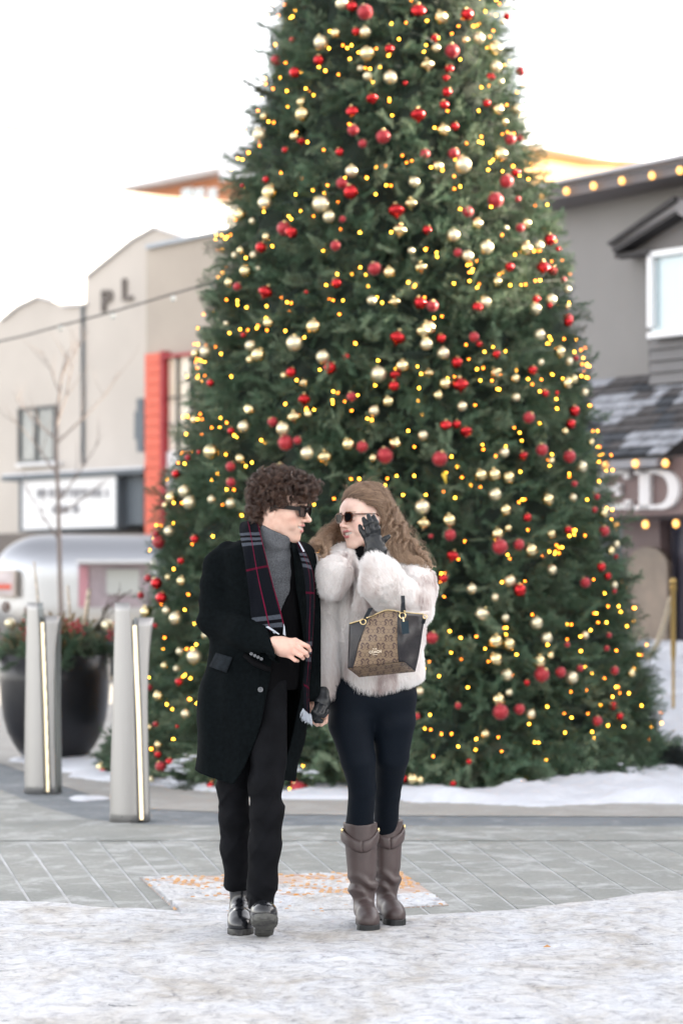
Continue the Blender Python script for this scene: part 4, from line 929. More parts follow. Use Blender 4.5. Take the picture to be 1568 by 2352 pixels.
# ---------------------------------------------------------------- people: shared builders
def frame(fwd,up_hint=(0,0,1),roll=0):
    f=Vector(fwd).normalized(); l=Vector(up_hint).cross(f).normalized(); u=f.cross(l)
    m=Matrix((f,l,u)).transposed(); return m@Matrix.Rotation(roll,3,'X')
def local(p,o,m,s=1):
    X,Y,Z=p[0]-o[0],p[1]-o[1],p[2]-o[2]
    return tuple((X*m[0][i]+Y*m[1][i]+Z*m[2][i])/s for i in range(3))
def head_sdf(p,male):
    X,Y,Z=p; A=np.abs(Y); q=(X,A,Z); j=1 if male else .93
    d=s_ell(p,(-.012,0,.036),(.100,.078,.088))
    d=smin(d,s_ell(p,(.030,0,-.020),(.064,.064*j,.085)),.03)
    d=smin(d,s_cone(q,(.000,.050*j,-.062),(.062,.012,-.104),.020*j,.017),.03)
    d=smin(d,s_cone(q,(-.012,.056*j,-.03),(.0,.050*j,-.064),.022,.020),.025)
    d=smin(d,s_ell(p,(.068,0,-.103),(.021,.020*j,.019)),.016)          # chin
    d=smin(d,s_ell(q,(.052,.040,-.020),(.030,.024,.026)),.022)         # cheek
    d=smin(d,s_ell(p,(.058,0,.035),(.034,.052,.034)),.025)             # forehead
    d=smin(d,s_cone(q,(.088,.004,.018),(.072,.048,.016),.008,.007),.014)   # brow
    d=smax(d,-s_ell(q,(.098,.033,-.002),(.017,.017,.012)),.012)        # socket
    d=smin(d,s_ell(q,(.077,.031,-.003),(.013,.014,.010)),.004)         # eye ball / lid
    d=smin(d,s_ell(p,(.072,0,-.062),(.024,.030,.030)),.018)            # muzzle
    n=.0015 if male else 0
    d=smin(d,s_cone(p,(.086,0,.010),(.112+n*3,0,-.026),.0065+n,.0085+n),.010)  # nose
    d=smin(d,s_ell(p,(.112+n*3,0,-.029),(.0105+n,.0095+n,.0085)),.006)
    d=smin(d,s_ell(q,(.101,.0115+n,-.032),(.0105,.0065,.0075)),.005)
    d=smax(d,-s_ell(q,(.106,.006,-.040),(.006,.0032,.005)),.002)       # nostril
    up=chain(q,[(.0985,.0,-.0535),(.095,.010,-.0520),(.086,.022,-.0520),(.074,.0315,-.0495)],[.0042,.0046,.0038,.002],.003)
    lo=chain(q,[(.0945,.0,-.0745),(.091,.010,-.0735),(.083,.021,-.0665),(.074,.0315,-.0515)],[.0052,.005,.004,.002],.003)
    mouth=chain(q,[(.098,.0,-.0630),(.093,.012,-.0620),(.083,.024,-.0570),(.077,.030,-.052)],[.0072,.0066,.004,.0015],.002,sq=(1.6,1,1))
    d=smin(d,smin(up,lo,.002),.006); d=smax(d,-mouth,.0015)
    d=smin(d,s_ell(q,(.063,.042,-.050),(.018,.012,.018)),.014)         # smile cheek
    # ear
    e=s_ell(q,(-.012,.0785,-.004),(.019,.0075,.032)); e=smax(e,-s_ell(q,(-.006,.086,-.001),(.010,.006,.019)),.003); d=smin(d,e,.006)
    # neck
    d=smin(d,s_cone(p,(-.022,0,-.055),(-.045,0,-.19),.052*j,.056*j),.03)
    return d
def hand_fingers(p,fingers,palm,k=.006):
    d=chain(p,*palm,k=.02)
    for pts,rs in fingers: d=smin(d,chain(p,pts,rs,.003),k)
    return d
def skin_mat(name):
    m=bpy.data.materials.new(name); m.use_nodes=True; nt=m.node_tree; b=nt.nodes['Principled BSDF']; L=nt.links.new
    a=N(nt,'ShaderNodeVertexColor'); a.layer_name='Col'; tc=N(nt,'ShaderNodeTexCoord'); n=N(nt,'ShaderNodeTexNoise',i_Scale=26,i_Detail=4); L(tc.outputs['Object'],n.inputs['Vector'])
    mx=N(nt,'ShaderNodeMix',data_type='RGBA',blend_type='MULTIPLY'); mx.inputs[0].default_value=1; o=ramp(nt,n.outputs[0],[(.3,(.88,.79,.77)),(.5,(.97,.94,.93)),(.7,(1.03,1.0,.99))]); L(a.outputs[0],mx.inputs[6]); L(o,mx.inputs[7]); L(mx.outputs[2],b.inputs['Base Color'])
    b.inputs['Roughness'].default_value=.48; b.inputs['Subsurface Weight'].default_value=.12; b.inputs['Subsurface Scale'].default_value=.01; b.inputs['Subsurface Radius'].default_value=(1,.4,.25)
    n2=N(nt,'ShaderNodeTexNoise',i_Scale=400,i_Detail=2); L(tc.outputs['Object'],n2.inputs['Vector']); bp=N(nt,'ShaderNodeBump',i_Strength=.3,i_Distance=.001); L(n2.outputs[0],bp.inputs['Height']); L(bp.outputs[0],b.inputs['Normal']); return m
M_skin=skin_mat('skin')
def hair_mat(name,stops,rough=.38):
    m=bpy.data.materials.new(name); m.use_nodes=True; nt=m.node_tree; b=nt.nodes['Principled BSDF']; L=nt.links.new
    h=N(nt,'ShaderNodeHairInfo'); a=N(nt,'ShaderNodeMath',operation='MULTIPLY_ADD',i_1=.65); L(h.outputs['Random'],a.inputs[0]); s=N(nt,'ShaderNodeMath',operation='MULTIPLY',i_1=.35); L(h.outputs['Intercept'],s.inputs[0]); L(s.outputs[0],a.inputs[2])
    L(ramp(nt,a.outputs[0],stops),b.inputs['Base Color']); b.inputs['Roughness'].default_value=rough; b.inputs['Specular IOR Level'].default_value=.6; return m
def skin_cols(base,lipc,hd,s,male,browc):
    o,m=hd
    def f(V):
        q=local((V[:,0],V[:,1],V[:,2]),o,m,s); c=np.tile(np.array(base),(len(V),1)); A=np.abs(q[1])
        up=chain((q[0],A,q[2]),[(.0985,.0,-.0535),(.095,.010,-.0520),(.086,.022,-.0520),(.074,.0315,-.0495)],[.0042,.0046,.0038,.001],.003)
        lo=chain((q[0],A,q[2]),[(.0945,.0,-.0745),(.091,.010,-.0735),(.083,.021,-.0665),(.074,.0315,-.0515)],[.0052,.005,.004,.001],.003)
        l=np.clip(1-(np.minimum(up,lo)-.0006)/.0012,0,1)[:,None]; c=c*(1-l)+np.array(lipc)*l
        inn=np.clip(1-s_ell((q[0],A,q[2]),(.082,0,-.061),(.012,.026,.007))/.001,0,1)*((l[:,0]<.3)); c=np.where((inn>0)[:,None],np.array((.10,.02,.02)),c)
        bl=np.exp(-((q[0]-.07)**2+(A-.045)**2+(q[2]+.03)**2)/.0005)[:,None]*.34; c=c*(1-bl)+c*np.array((1.08,.70,.66))*bl
        no=np.exp(-((q[0]-.115)**2+A**2+(q[2]+.028)**2)/.00022)[:,None]*.32; c=c*(1-no)+c*np.array((1.05,.72,.68))*no
        br=np.clip(1-np.abs(q[2]-.0245+.12*(A-.03)**1)/.0042,0,1)*(A>.010)*(A<.052)*(q[0]>.05); br=np.clip(br*1.6,0,.85)[:,None]; c=c*(1-br)+np.array(browc)*br
        if male: st=(np.clip((-q[2]-.045)/.02,0,1)*np.clip((q[0]+.01)/.03,0,1)*(q[2]>-.14)*(1-l[:,0]))[:,None]*.10; c=c*(1-st)+np.array((.28,.24,.22))*st
        return np.clip(c,0,1)
    return f
def join_np(parts):
    V=[];Q=[];C=[];b=0
    for v,q,c in parts: V.append(v); Q.append(q+b); C.append(c); b+=len(v)
    return np.concatenate(V),np.concatenate(Q),np.concatenate(C)
def teeth(parent,o,m,s,name='teeth'):
    M_t=mat('teeth',(.72,.68,.60),.25)
    b=MB(); 
    for i in range(-5,5):
        y0=(i+.06)*.0052; y1=(i+.94)*.0052; w=lambda y:.0915-abs(y)**1.9*12.5
        zt=lambda y:-.0570+abs(y)*.12; pts=[]
        zz_=(zt((y0+y1)/2),-.0700+abs(y0+y1)*.16)
        a=[Vector((w(y0),y0,zz_[0])),Vector((w(y1),y1,zz_[0])),Vector((w(y1)+.0006,y1,zz_[1])),Vector((w(y0)+.0006,y0,zz_[1]))]
        b.prism([Vector(o)+m@(q*s) for q in a],m@Vector((-.003,0,0)))
    b.build(name,M_t,parent)
def place(o,m,s): return lambda v: Vector(o)+m@(Vector(v)*s)
def sunglasses(label,o,m,s,mf,ml,shape,w,h,zc,xc,thick,temple_h,plate,tilt=0):
    T_=place(o,m,s); g_=empty('sunglasses',T_((xc,0,zc)),label,'sunglasses'); fr=MB(); n=len(shape)
    for sy in(-1,1):
        c=Vector((xc,sy*(w*.5+.0085),zc)); wrap=.0
        def pt(a,b,off,k): # lens outline in the y,z plane, slightly wrapped
            y=a*(w*.5+off)*sy; z=b*(h*.5+off); return c+Vector((-.10*max(0,(y*sy+w*.5))*1.0+k,y,z))
        O=[pt(a,b,thick,0) for a,b in shape]; I=[pt(a,b,0,0) for a,b in shape]; O2=[q-Vector((.0055,0,0)) for q in O]; I2=[q-Vector((.0055,0,0)) for q in I]
        vs=[T_(q) for q in O+I+O2+I2]; fs=[]
        for i in range(n):
            j=(i+1)%n; fs+=[(i,j,n+j,n+i),(2*n+i,3*n+i,3*n+j,2*n+j),(i,2*n+i,2*n+j,j),(n+i,n+j,3*n+j,3*n+i)]
        fr.add(vs,fs)
        lz=MB(); L1=[T_(q-Vector((.002,0,0))) for q in I]; L2=[T_(q-Vector((.0035,0,0))) for q in I]; lz.add(L1+L2,[tuple(range(n)),tuple(range(n,2*n))[::-1]]+[(i,n+i,n+(i+1)%n,(i+1)%n) for i in range(n)]); lz.build('lens',ml,g_)
        ye=sy*(w+.0085+thick*.6); tp_=MB(); th2=temple_h
        rows=[(xc-.006,ye,zc+h*.28,th2),(xc-.012,ye+sy*.002,zc+h*.28,th2),(.03,sy*.0775,zc+h*.24,th2*.92),(-.002,sy*.083,zc+h*.16+.002,th2*.8),(-.03,sy*.080,zc-.012,th2*.5)]
        for a,b in zip(rows[:-1],rows[1:]):
            A=[Vector((a[0],a[1]-sy*.0015,a[2]-a[3]/2)),Vector((a[0],a[1]+sy*.002,a[2]-a[3]/2)),Vector((a[0],a[1]+sy*.002,a[2]+a[3]/2)),Vector((a[0],a[1]-sy*.0015,a[2]+a[3]/2))]
            B_=[Vector((b[0],b[1]-sy*.0015,b[2]-b[3]/2)),Vector((b[0],b[1]+sy*.002,b[2]-b[3]/2)),Vector((b[0],b[1]+sy*.002,b[2]+b[3]/2)),Vector((b[0],b[1]-sy*.0015,b[2]+b[3]/2))]
            tp_.add([T_(q) for q in A+B_],[(0,1,2,3),(7,6,5,4)]+[(i,4+i,4+(i+1)%4,(i+1)%4) for i in range(4)])
        tp_.build('temple',mf,g_)
        pl_=MB(); pl_.add([T_(q) for q in (Vector((xc-.022,ye+sy*.0055,zc+h*.28-.0016)),Vector((xc-.034,ye+sy*.0055,zc+h*.27-.0016)),Vector((xc-.034,ye+sy*.0055,zc+h*.27+.0016)),Vector((xc-.022,ye+sy*.0055,zc+h*.28+.0016)))],[(0,1,2,3)]); pl_.build('metal_plate',plate,g_)
    fr.tube([T_((xc-.002,-.0085,zc+h*.22)),T_((xc+.001,0,zc+h*.27)),T_((xc-.002,.0085,zc+h*.22))],.0028*s,6)
    fr.build('frame',mf,g_); return g_
def boot_sdf(p,kind,shaft):
    X,Y,Z=p; q=(X,Y,Z); k=1 if kind=='m' else .90
    toe=.262*k
    d=chain(q,[(.045,0,.062),(.12*k,0,.066),(.19*k,0,.050),(.232*k,0,.044)],[.037*k,.041*k,.0425*k,.036*k],.03)
    d=smin(d,s_ell(q,(.215*k,0,.038),(.058*k,.046*k,.036)),.02)
    d=smin(d,s_cone(q,(.055,0,.07),shaft[0],.040*k,shaft[1]),.03)
    for a,b,ra,rb in shaft[2]: d=smin(d,s_cone(q,a,b,ra,rb),.02)
    return smax(d,-(Z-.022),.004)
def sole_sdf(p,kind,tread=True):
    X,Y,Z=p; k=1 if kind=='m' else .90; t=X/k
    c=.004*np.sin(t*14); w=np.interp(t,[-.012,0,.03,.07,.12,.17,.215,.25,.272,.285],[.0,.022,.036,.037,.036,.047,.052,.044,.028,.0])*k
    d2=np.maximum(np.abs(Y-c)-w,np.maximum(-X-.008,X-.28*k)); d=np.maximum(d2*.8,np.maximum(Z-.028,-(Z-.002)))
    d=smax(d,-s_ell(p,(.095*k,0,-.004),(.022,.07,.016)),.003)
    if tread: g=np.minimum(.5+.5*np.cos(t*2*np.pi/.021+8*np.abs(Y)),1); d=np.maximum(d,-np.maximum(Z-.010,.0075*(.62-g)))
    return d
def to_world_parts(f,o,m,lo,hi,h,it=1):
    V,Q=surfnet(f,lo,hi,h); V=lap(V,Q,it,.5); W_=np.array(m); return V@W_.T+np.array(o),Q
def make_boot(parent,o,m,kind,shaft,ml,ms,zt,h=.004,wrink=0):
    f=lambda p:boot_sdf(p,kind,shaft)+(wob(p,55,.0022,3,4,(1,.5,1.4))*np.exp(-((p[2]-.13)/.07)**2) if wrink else 0)+(-.0055*np.exp(-((p[0]-.15)/.012)**2)*(p[2]<.10)*np.exp(-((p[2]-.08)/.03)**2) )
    V,Q=to_world_parts(f,o,m,(-.08,-.10,.0),(.32,.10,zt),h); b=np_mesh('boot',V,Q,ml,parent)
    V,Q=to_world_parts(lambda p:sole_sdf(p,kind),o,m,(-.03,-.075,-.012),(.31,.075,.045),.0035,0); np_mesh('sole',V,Q,ms,b)
    return b
# ================================================================ THE MAN
YM=9.42
def m_(px,py,dy=0): return tuple(P(px,py,YM+dy))
man=empty('person',(-.30,YM,0),'man with curly dark hair in long black overcoat and plaid scarf, walking beside the woman','person')
HM=(Vector(m_(646,1170,-.02)),frame(Vector((math.cos(R(19)),-math.sin(R(19)),-.13)),roll=R(2)),1.0)
HMo,HMm,HMs=HM
f_=lambda p:head_sdf(local(p,HMo,HMm,1.0),True)
V1,Q1=surfnet(f_,(HMo.x-.15,HMo.y-.14,HMo.z-.24),(HMo.x+.15,HMo.y+.14,HMo.z+.15),.0021); V1=lap(V1,Q1,1,.4)
SK=(.70,.475,.375)
C1=skin_cols(SK,(.50,.22,.20),(HMo,HMm),1.0,True,(.05,.028,.02))(V1)
# right hand, relaxed
hp=lambda x,y,dy:tuple(P(588+x*.10937,1408.7+y*.10937,YM-.20+dy))
def man_hand(p):
    palm=([hp(390,640,0),hp(560,700,.0),hp(700,740,-.005)],[.030,.036,.034])
    F_=[([hp(560,620,0),hp(820,575,-.012),hp(1085,695,-.018),hp(1128,780,.004)],[.016,.0125,.0098,.0088]),
        ([hp(560,680,-.004),hp(830,680,-.022),hp(1045,830,-.028),hp(1078,895,-.004)],[.017,.0122,.0100,.0090]),
        ([hp(560,740,-.002),hp(760,790,-.022),hp(945,895,-.028),hp(985,945,-.006)],[.016,.0118,.0096,.0086]),
        ([hp(540,800,0),hp(690,885,-.014),hp(820,985,-.02),hp(875,1000,-.002)],[.015,.0108,.0086,.0078]),
        ([hp(520,700,.03),hp(700,740,.045),hp(880,800,.045),hp(960,850,.035)],[.018,.014,.0115,.009])]
    d=hand_fingers(p,F_,palm,.007)
    return d+.0012*np.cos(0*p[0])
lo=[min(a) for a in zip(hp(280,400,-.07),hp(1240,1120,.09))]; hi=[max(a) for a in zip(hp(280,400,-.07),hp(1240,1120,.09))]
V2,Q2=surfnet(man_hand,lo,hi,.0019); V2=lap(V2,Q2,2,.4)
hc_=np.tile(np.array((.70,.46,.37)),(len(V2),1)); kn=np.zeros(len(V2))
for q in (hp(820,575,-.02),hp(830,680,-.03),hp(760,790,-.03),hp(690,885,-.02),hp(1085,695,-.02),hp(1045,830,-.03),hp(945,895,-.03),hp(820,985,-.02)): kn=np.maximum(kn,np.exp(-((V2-np.array(q))**2).sum(1)/.00018))
hc_=hc_*(1-.22*kn[:,None])+hc_*np.array((1.05,.68,.62))*.22*kn[:,None]
# left hand, wrapped round her glove
ml_=lambda a,b,c:m_(a,b,c+.07)
def man_lhand(p):
    d=chain(p,[ml_(722,1596,.02),ml_(728,1622,.03),ml_(734,1642,.035)],[.026,.030,.026],.02)
    for pts,rs in (([ml_(742,1630,.03),ml_(748.5,1642,.0),ml_(747,1657,-.03),ml_(738,1664,-.035)],[.012,.0095,.0095,.0085]),
        ([ml_(738,1640,.03),ml_(746,1655,.0),ml_(738,1663,-.025),ml_(728,1663,-.03)],[.012,.0095,.009,.008]),
        ([ml_(732,1645,.03),ml_(736,1662,.0),ml_(728,1664,-.02),ml_(721,1659,-.03)],[.012,.009,.0085,.0075]),
        ([ml_(715,1600,.0),ml_(713.5,1620,-.03),ml_(716,1634,-.045)],[.014,.011,.009])): d=smin(d,chain(p,pts,rs,.003),.005)
    return d
a=ml_(700,1580,-.09); b=ml_(765,1685,.10); V3,Q3=surfnet(man_lhand,(a[0],a[1],b[2]),(b[0],b[1],a[2]),.0024); V3=lap(V3,Q3,1,.4)
# torso, arms and legs under the clothes
def man_body(p):
    d=chain(p,[m_(628,1240,0),m_(610,1330,.0),m_(600,1460,.0),m_(600,1560,.0)],[.05,.06,.055,.06],.03)
    d=smin(d,chain(p,[m_(530,1290,.02),m_(495,1425,.0),m_(620,1487,-.19)],[.035,.035,.028],.03),.03)
    d=smin(d,chain(p,[m_(690,1295,.05),m_(706,1430,.06),m_(722,1600,.02)],[.035,.034,.026],.03),.03)
    d=smin(d,chain(p,[m_(572,1600,.02),m_(535,1805,-.01),m_(541,1920,.05),m_(543,1980,.08)],[.05,.030,.030,.026],.03),.03)
    d=smin(d,chain(p,[m_(630,1600,-.0),m_(610,1805,-.11),m_(608,1920,-.105),m_(604,1990,-.10)],[.05,.030,.030,.026],.03),.03)
    return d
V4,Q4=surfnet(man_body,(-.60,YM-.32,.12),(.05,YM+.3,1.62),.012)
V,Q,C=join_np([(V1,Q1,C1),(V2,Q2,hc_),(V3,Q3,np.tile(np.array(SK),(len(V3),1))),(V4,Q4,np.tile(np.array(SK),(len(V4),1)))])
np_mesh('body',V,Q,M_skin,man,True,C)
teeth(man,HMo,HMm,1.0)
# --- clothes
M_coat=mat('black_wool',(.0030,.0045,.0052),.95,var=.35,vs=70,bump=.25,bs=420,sheen=.0,bd=.001,spec=.06)
M_jean=mat('black_denim',(.0030,.0033,.0042),.8,var=.45,vs=9,bump=.3,bs=600,sheen=0,bd=.001,c2=(.0068,.0073,.0092),spec=.09)
M_knit=mat('melange_knit',(.035,.038,.043),.95,var=.5,vs=330,c2=(.135,.142,.155),bump=.6,bs=300,bd=.002,stretch=(1,1,.6))
M_jack=mat('black_lining',(.0035,.0035,.0042),.85,spec=.06)
cz=[CH-(y-HZ)*YM/F for y in(1205,1225,1245,1262,1285,1330,1400,1460,1568,1650,1800)][::-1]
def X_(px): return (px-784)*YM/F
ccx=[X_(v) for v in(628,626,616,606,604,604,602,597,580,572,563)][::-1]
cca=[v/589.5 for v in(34,44,70,98,106,108,106,112,122,124,120)][::-1]
ccb=[v for v in(.07,.085,.10,.115,.125,.13,.128,.135,.15,.16,.165)][::-1]
def loft(p,da=0,db=0,cy=YM+.02):
    X,Y,Z=p; c=np.interp(Z,cz,ccx).astype(np.float32); a=np.interp(Z,cz,cca).astype(np.float32)+da; b=np.interp(Z,cz,ccb).astype(np.float32)+db
    k=np.sqrt(((X-c)/a)**2+((Y-cy)/b)**2); return (k-1)*np.minimum(a,b)*np.clip(.6+.4*k,.6,1.2)
def coat_y(px,py,da=0):
    z=CH-(py-HZ)*YM/F; x=X_(px); c,a,b=np.interp(z,cz,ccx),np.interp(z,cz,cca)+da,np.interp(z,cz,ccb)+da; return YM+.02-b*math.sqrt(max(.02,1-((x-c)/a)**2))
def zpy(Z): return HZ+(CH-Z)*F/YM
xLy=[1150,1262,1300,1400,1440,1500,1560,1600,1650,1700,1755,1796,1830]; xLx=[596,588,590,612,622,628,622,613,604,590,565,542,528]
xRy=[1150,1236,1275,1353,1400,1500,1600,1700,1786,1830]; xRx=[655,663,674,680,688,700,690,668,645,635]
def coat(p):
    X,Y,Z=p; py=zpy(Z); px=X*F/YM+784
    fold=.0055*np.sin(px*.085+2*np.sin(py*.006))*np.clip((py-1480)/150,0,1)+wob(p,9,.008,2)
    d=loft(p)-fold
    arm=chain(p,[m_(524,1272,.02),m_(503,1300,.015),m_(499,1350,.01),m_(499,1420,.0)],[.048,.058,.064,.068],.02)
    arm=smin(arm,chain(p,[m_(498,1420,.0),m_(562,1452,-.10),m_(640,1492,-.19)],[.069,.067,.053],.03),.035)
    u=(px-560)*.9+(py-1450)*.5
    arm=arm-.0075*np.sin(((py-1380)*.105)-(px-500)*.045)*np.exp(-((py-1395)/45)**2)-.0035*np.sin((px-py*.5)*.10)*np.clip((px-520)/60,0,1)+wob(p,16,.004,5)
    cut=(X-m_(637,1497)[0])*.93+(Z-m_(637,1497)[2])*(.37); arm=smax(arm,cut,.004)
    arm=smax(arm,-s_cone(p,m_(600,1480,-.15),m_(660,1500,-.215),.043,.046),.004)
    la=chain(p,[m_(690,1280,.05),m_(706,1430,.06),m_(716,1590,.03)],[.062,.058,.05],.03); la=smax(la,m_(716,1612)[2]-Z,.004)
    inner=loft(p,-.019,-.019)
    sh_=smax(d,-inner,.004)
    xl=np.interp(py,xLy,xLx); xr=np.interp(py,xRy,xRx); mid=(xl+xr)/2; hw=(xr-xl)/2
    gap=np.maximum((np.abs(px-mid)-hw)*(YM/F),(Y-YM))
    sh_=smax(sh_,-gap,.005)
    hem=np.interp(px,[440,446,542,560,640,679,700],[1768,1769,1797,1780,1786,1796,1780]); sh_=smax(sh_,-(Z-(CH-(hem-HZ)*YM/F)),.003)
    sh_=smax(sh_,Z-(CH-(1212-HZ)*YM/F),.004)
    d=smin(sh_,arm,.022); d=smin(d,la,.012)
    return d
sdf_obj('overcoat',coat,(X_(440),YM-.33,CH-(1805-HZ)*YM/F),(X_(735),YM+.21,CH-(1205-HZ)*YM/F),.0045,M_coat,man,2)
def sweater(p):
    d=loft(p,-.028,-.024); X,Y,Z=p; d=smax(d,-(Z-(CH-(1560-HZ)*YM/F)),.01)
    n0=m_(618,1266,-.005); n1=m_(636,1226,-.012)
    nk=smin(s_cone(p,n0,n1,.073,.066),s_cone(p,m_(627,1243,-.018),m_(634,1229,-.022),.074,.069),.006)
    ax=Vector(n1)-Vector(n0); ax.normalize(); t=(X-n1[0])*ax.x+(Y-n1[1])*ax.y+(Z-n1[2])*ax.z
    nk=smax(nk,t-.012,.006); nk=smax(nk,-s_cone(p,m_(626,1250,-.012),m_(652,1190,-.02),.056,.060),.004)
    return smin(d,nk,.012)-.0016*np.sin(zpy(Z)*.16+X*40)*(zpy(Z)>1262)
def sw_col(V):
    py=HZ+(CH-V[:,2])*F/YM; k=np.clip((1392-py)/14,0,1)[:,None]; return k*np.ones((1,3))+(1-k)*np.array((.1,.1,.12))
M_knit2=mat('melange_knit2',(.1,.1,.1),.95,var=.72,vs=190,attr=None,bump=.6,bs=300,bd=.002)
sdf_obj('turtleneck_sweater',sweater,(X_(495),YM-.16,CH-(1565-HZ)*YM/F),(X_(720),YM+.17,CH-(1200-HZ)*YM/F),.0042,M_knit,man,1)
def jacket(p):
    d=loft(p,-.023,-.020); Z=p[2]; py=zpy(Z); px=p[0]*F/YM+784
    d=smax(d,-(Z-(CH-(1585-HZ)*YM/F)),.01)
    xl=np.interp(py,[1230,1300,1350,1400],[590,600,618,640]); xr=np.interp(py,[1230,1262,1320,1360,1400],[662,665,668,664,645])
    gap=np.maximum((np.abs(px-(xl+xr)/2)-(xr-xl)/2)*(YM/F),p[1]-YM); gap=np.maximum(gap,(py-1402)*(YM/F)*.5)
    return smax(d,-gap,.006)
sdf_obj('cardigan',jacket,(X_(495),YM-.16,CH-(1592-HZ)*YM/F),(X_(720),YM+.17,CH-(1215-HZ)*YM/F),.006,M_jack,man,1)
def jeans(p):
    X,Y,Z=p; py=zpy(Z); px=X*F/YM+784
    a=chain(p,[m_(574,1585,.02),m_(548,1720,.0),m_(535,1805,-.02),m_(540,1880,.02),m_(541,1950,.06),m_(545,2020,.10),m_(546,2046,.12)],[.095,.074,.058,.058,.055,.046,.042],.03)
    b=chain(p,[m_(635,1585,-.0),m_(622,1720,-.08),m_(609,1805,-.12),m_(613,1870,-.12),m_(608,1944,-.11),m_(603,2022,-.10),m_(598,2092,-.10)],[.095,.078,.060,.0595,.0585,.054,.045],.03)
    rg=lambda q:(1-np.abs(np.sin(q)))**2
    h1=.0065*rg(py*.055+.035*px+1.2*np.sin(px*.05))*np.exp(-((py-1835)/42)**2)+.0055*rg(py*.08-.045*px+1)*np.exp(-((py-2052)/34)**2)+.004*rg(py*.04+.06*px)*np.exp(-((py-1940)/50)**2)+wob(p,24,.002,8,4,(1,1,1.3))
    a=smax(a,-(Z-(CH-(2043-HZ)*(YM+.12)/F)),.003); b=smax(b,-(Z-(CH-(2085-HZ)*(YM-.1)/F)),.003)
    a=smax(a,-s_cone(p,m_(546,2030,.11),m_(546,2090,.12),.036,.038),.003); b=smax(b,-s_cone(p,m_(598,2070,-.1),m_(598,2110,-.1),.039,.041),.003)
    return smin(a,b,.006)-h1
sdf_obj('jeans',jeans,(X_(488),YM-.28,CH-(2100-HZ)*YM/F),(X_(660),YM+.22,CH-(1560-HZ)*YM/F),.0045,M_jean,man,2)
# buttons, pocket flap, lapel
M_btn=mat('horn_button',(.10,.105,.115),.3,coat=.5)
def button(c,rad,nrm=(0,-1,0)):
    b=MB(); b.lathe([(.0001,0.002),(rad*.55,.002),(rad*.75,.004),(rad,.003),(rad,-.001),(.0001,-.001)],18,c,nrm); o=b.build('button',M_btn,man,True)
    b=MB()
    for sx,sy in((-.25,-.25),(.25,-.25),(.25,.25),(-.25,.25)): b.ball(Vector(c)+Vector((sx*rad,-.0025,sy*rad)),rad*.12,6,4)
    b.build('thread',M_blk,o)
button((P(601,1581,YM).x,coat_y(601,1581)-.008,P(601,1581,YM).z),.0105)
for x,y in((577.5,1502),(585.5,1506),(593,1509.5),(600.5,1513.5)): button(P(x,y,YM-.205),.0062,(-.1,-1,.1))
fl_=[(499,1498),(537,1508.5),(523,1543),(483,1530)]; g=MB(); nn=8; pts=[]
for i in range(nn):
    for j in range(nn):
        u,v=i/(nn-1),j/(nn-1); a=Vector((*fl_[0],0)).lerp(Vector((*fl_[1],0)),u); b=Vector((*fl_[3],0)).lerp(Vector((*fl_[2],0)),u); q=a.lerp(b,v); pts.append((P(q.x,q.y,YM).x,coat_y(q.x,q.y)-.012-.006*v+.003*math.sin(3*u*3.1),P(q.x,q.y,YM).z))
grid_mesh('pocket_flap',pts,nn,nn,mat('flap_velvet',(.010,.013,.016),.8,spec=.1,var=.4,vs=40),man,thick=.005)
# sleeve lining edge below the cuff
g=MB(); g.tube([m_(562,1505,-.12),m_(585,1523,-.15),m_(610,1534,-.17),m_(622,1538,-.18)],[.010,.012,.012,.008],8); g.build('sleeve_cuff',M_jack,man,True)
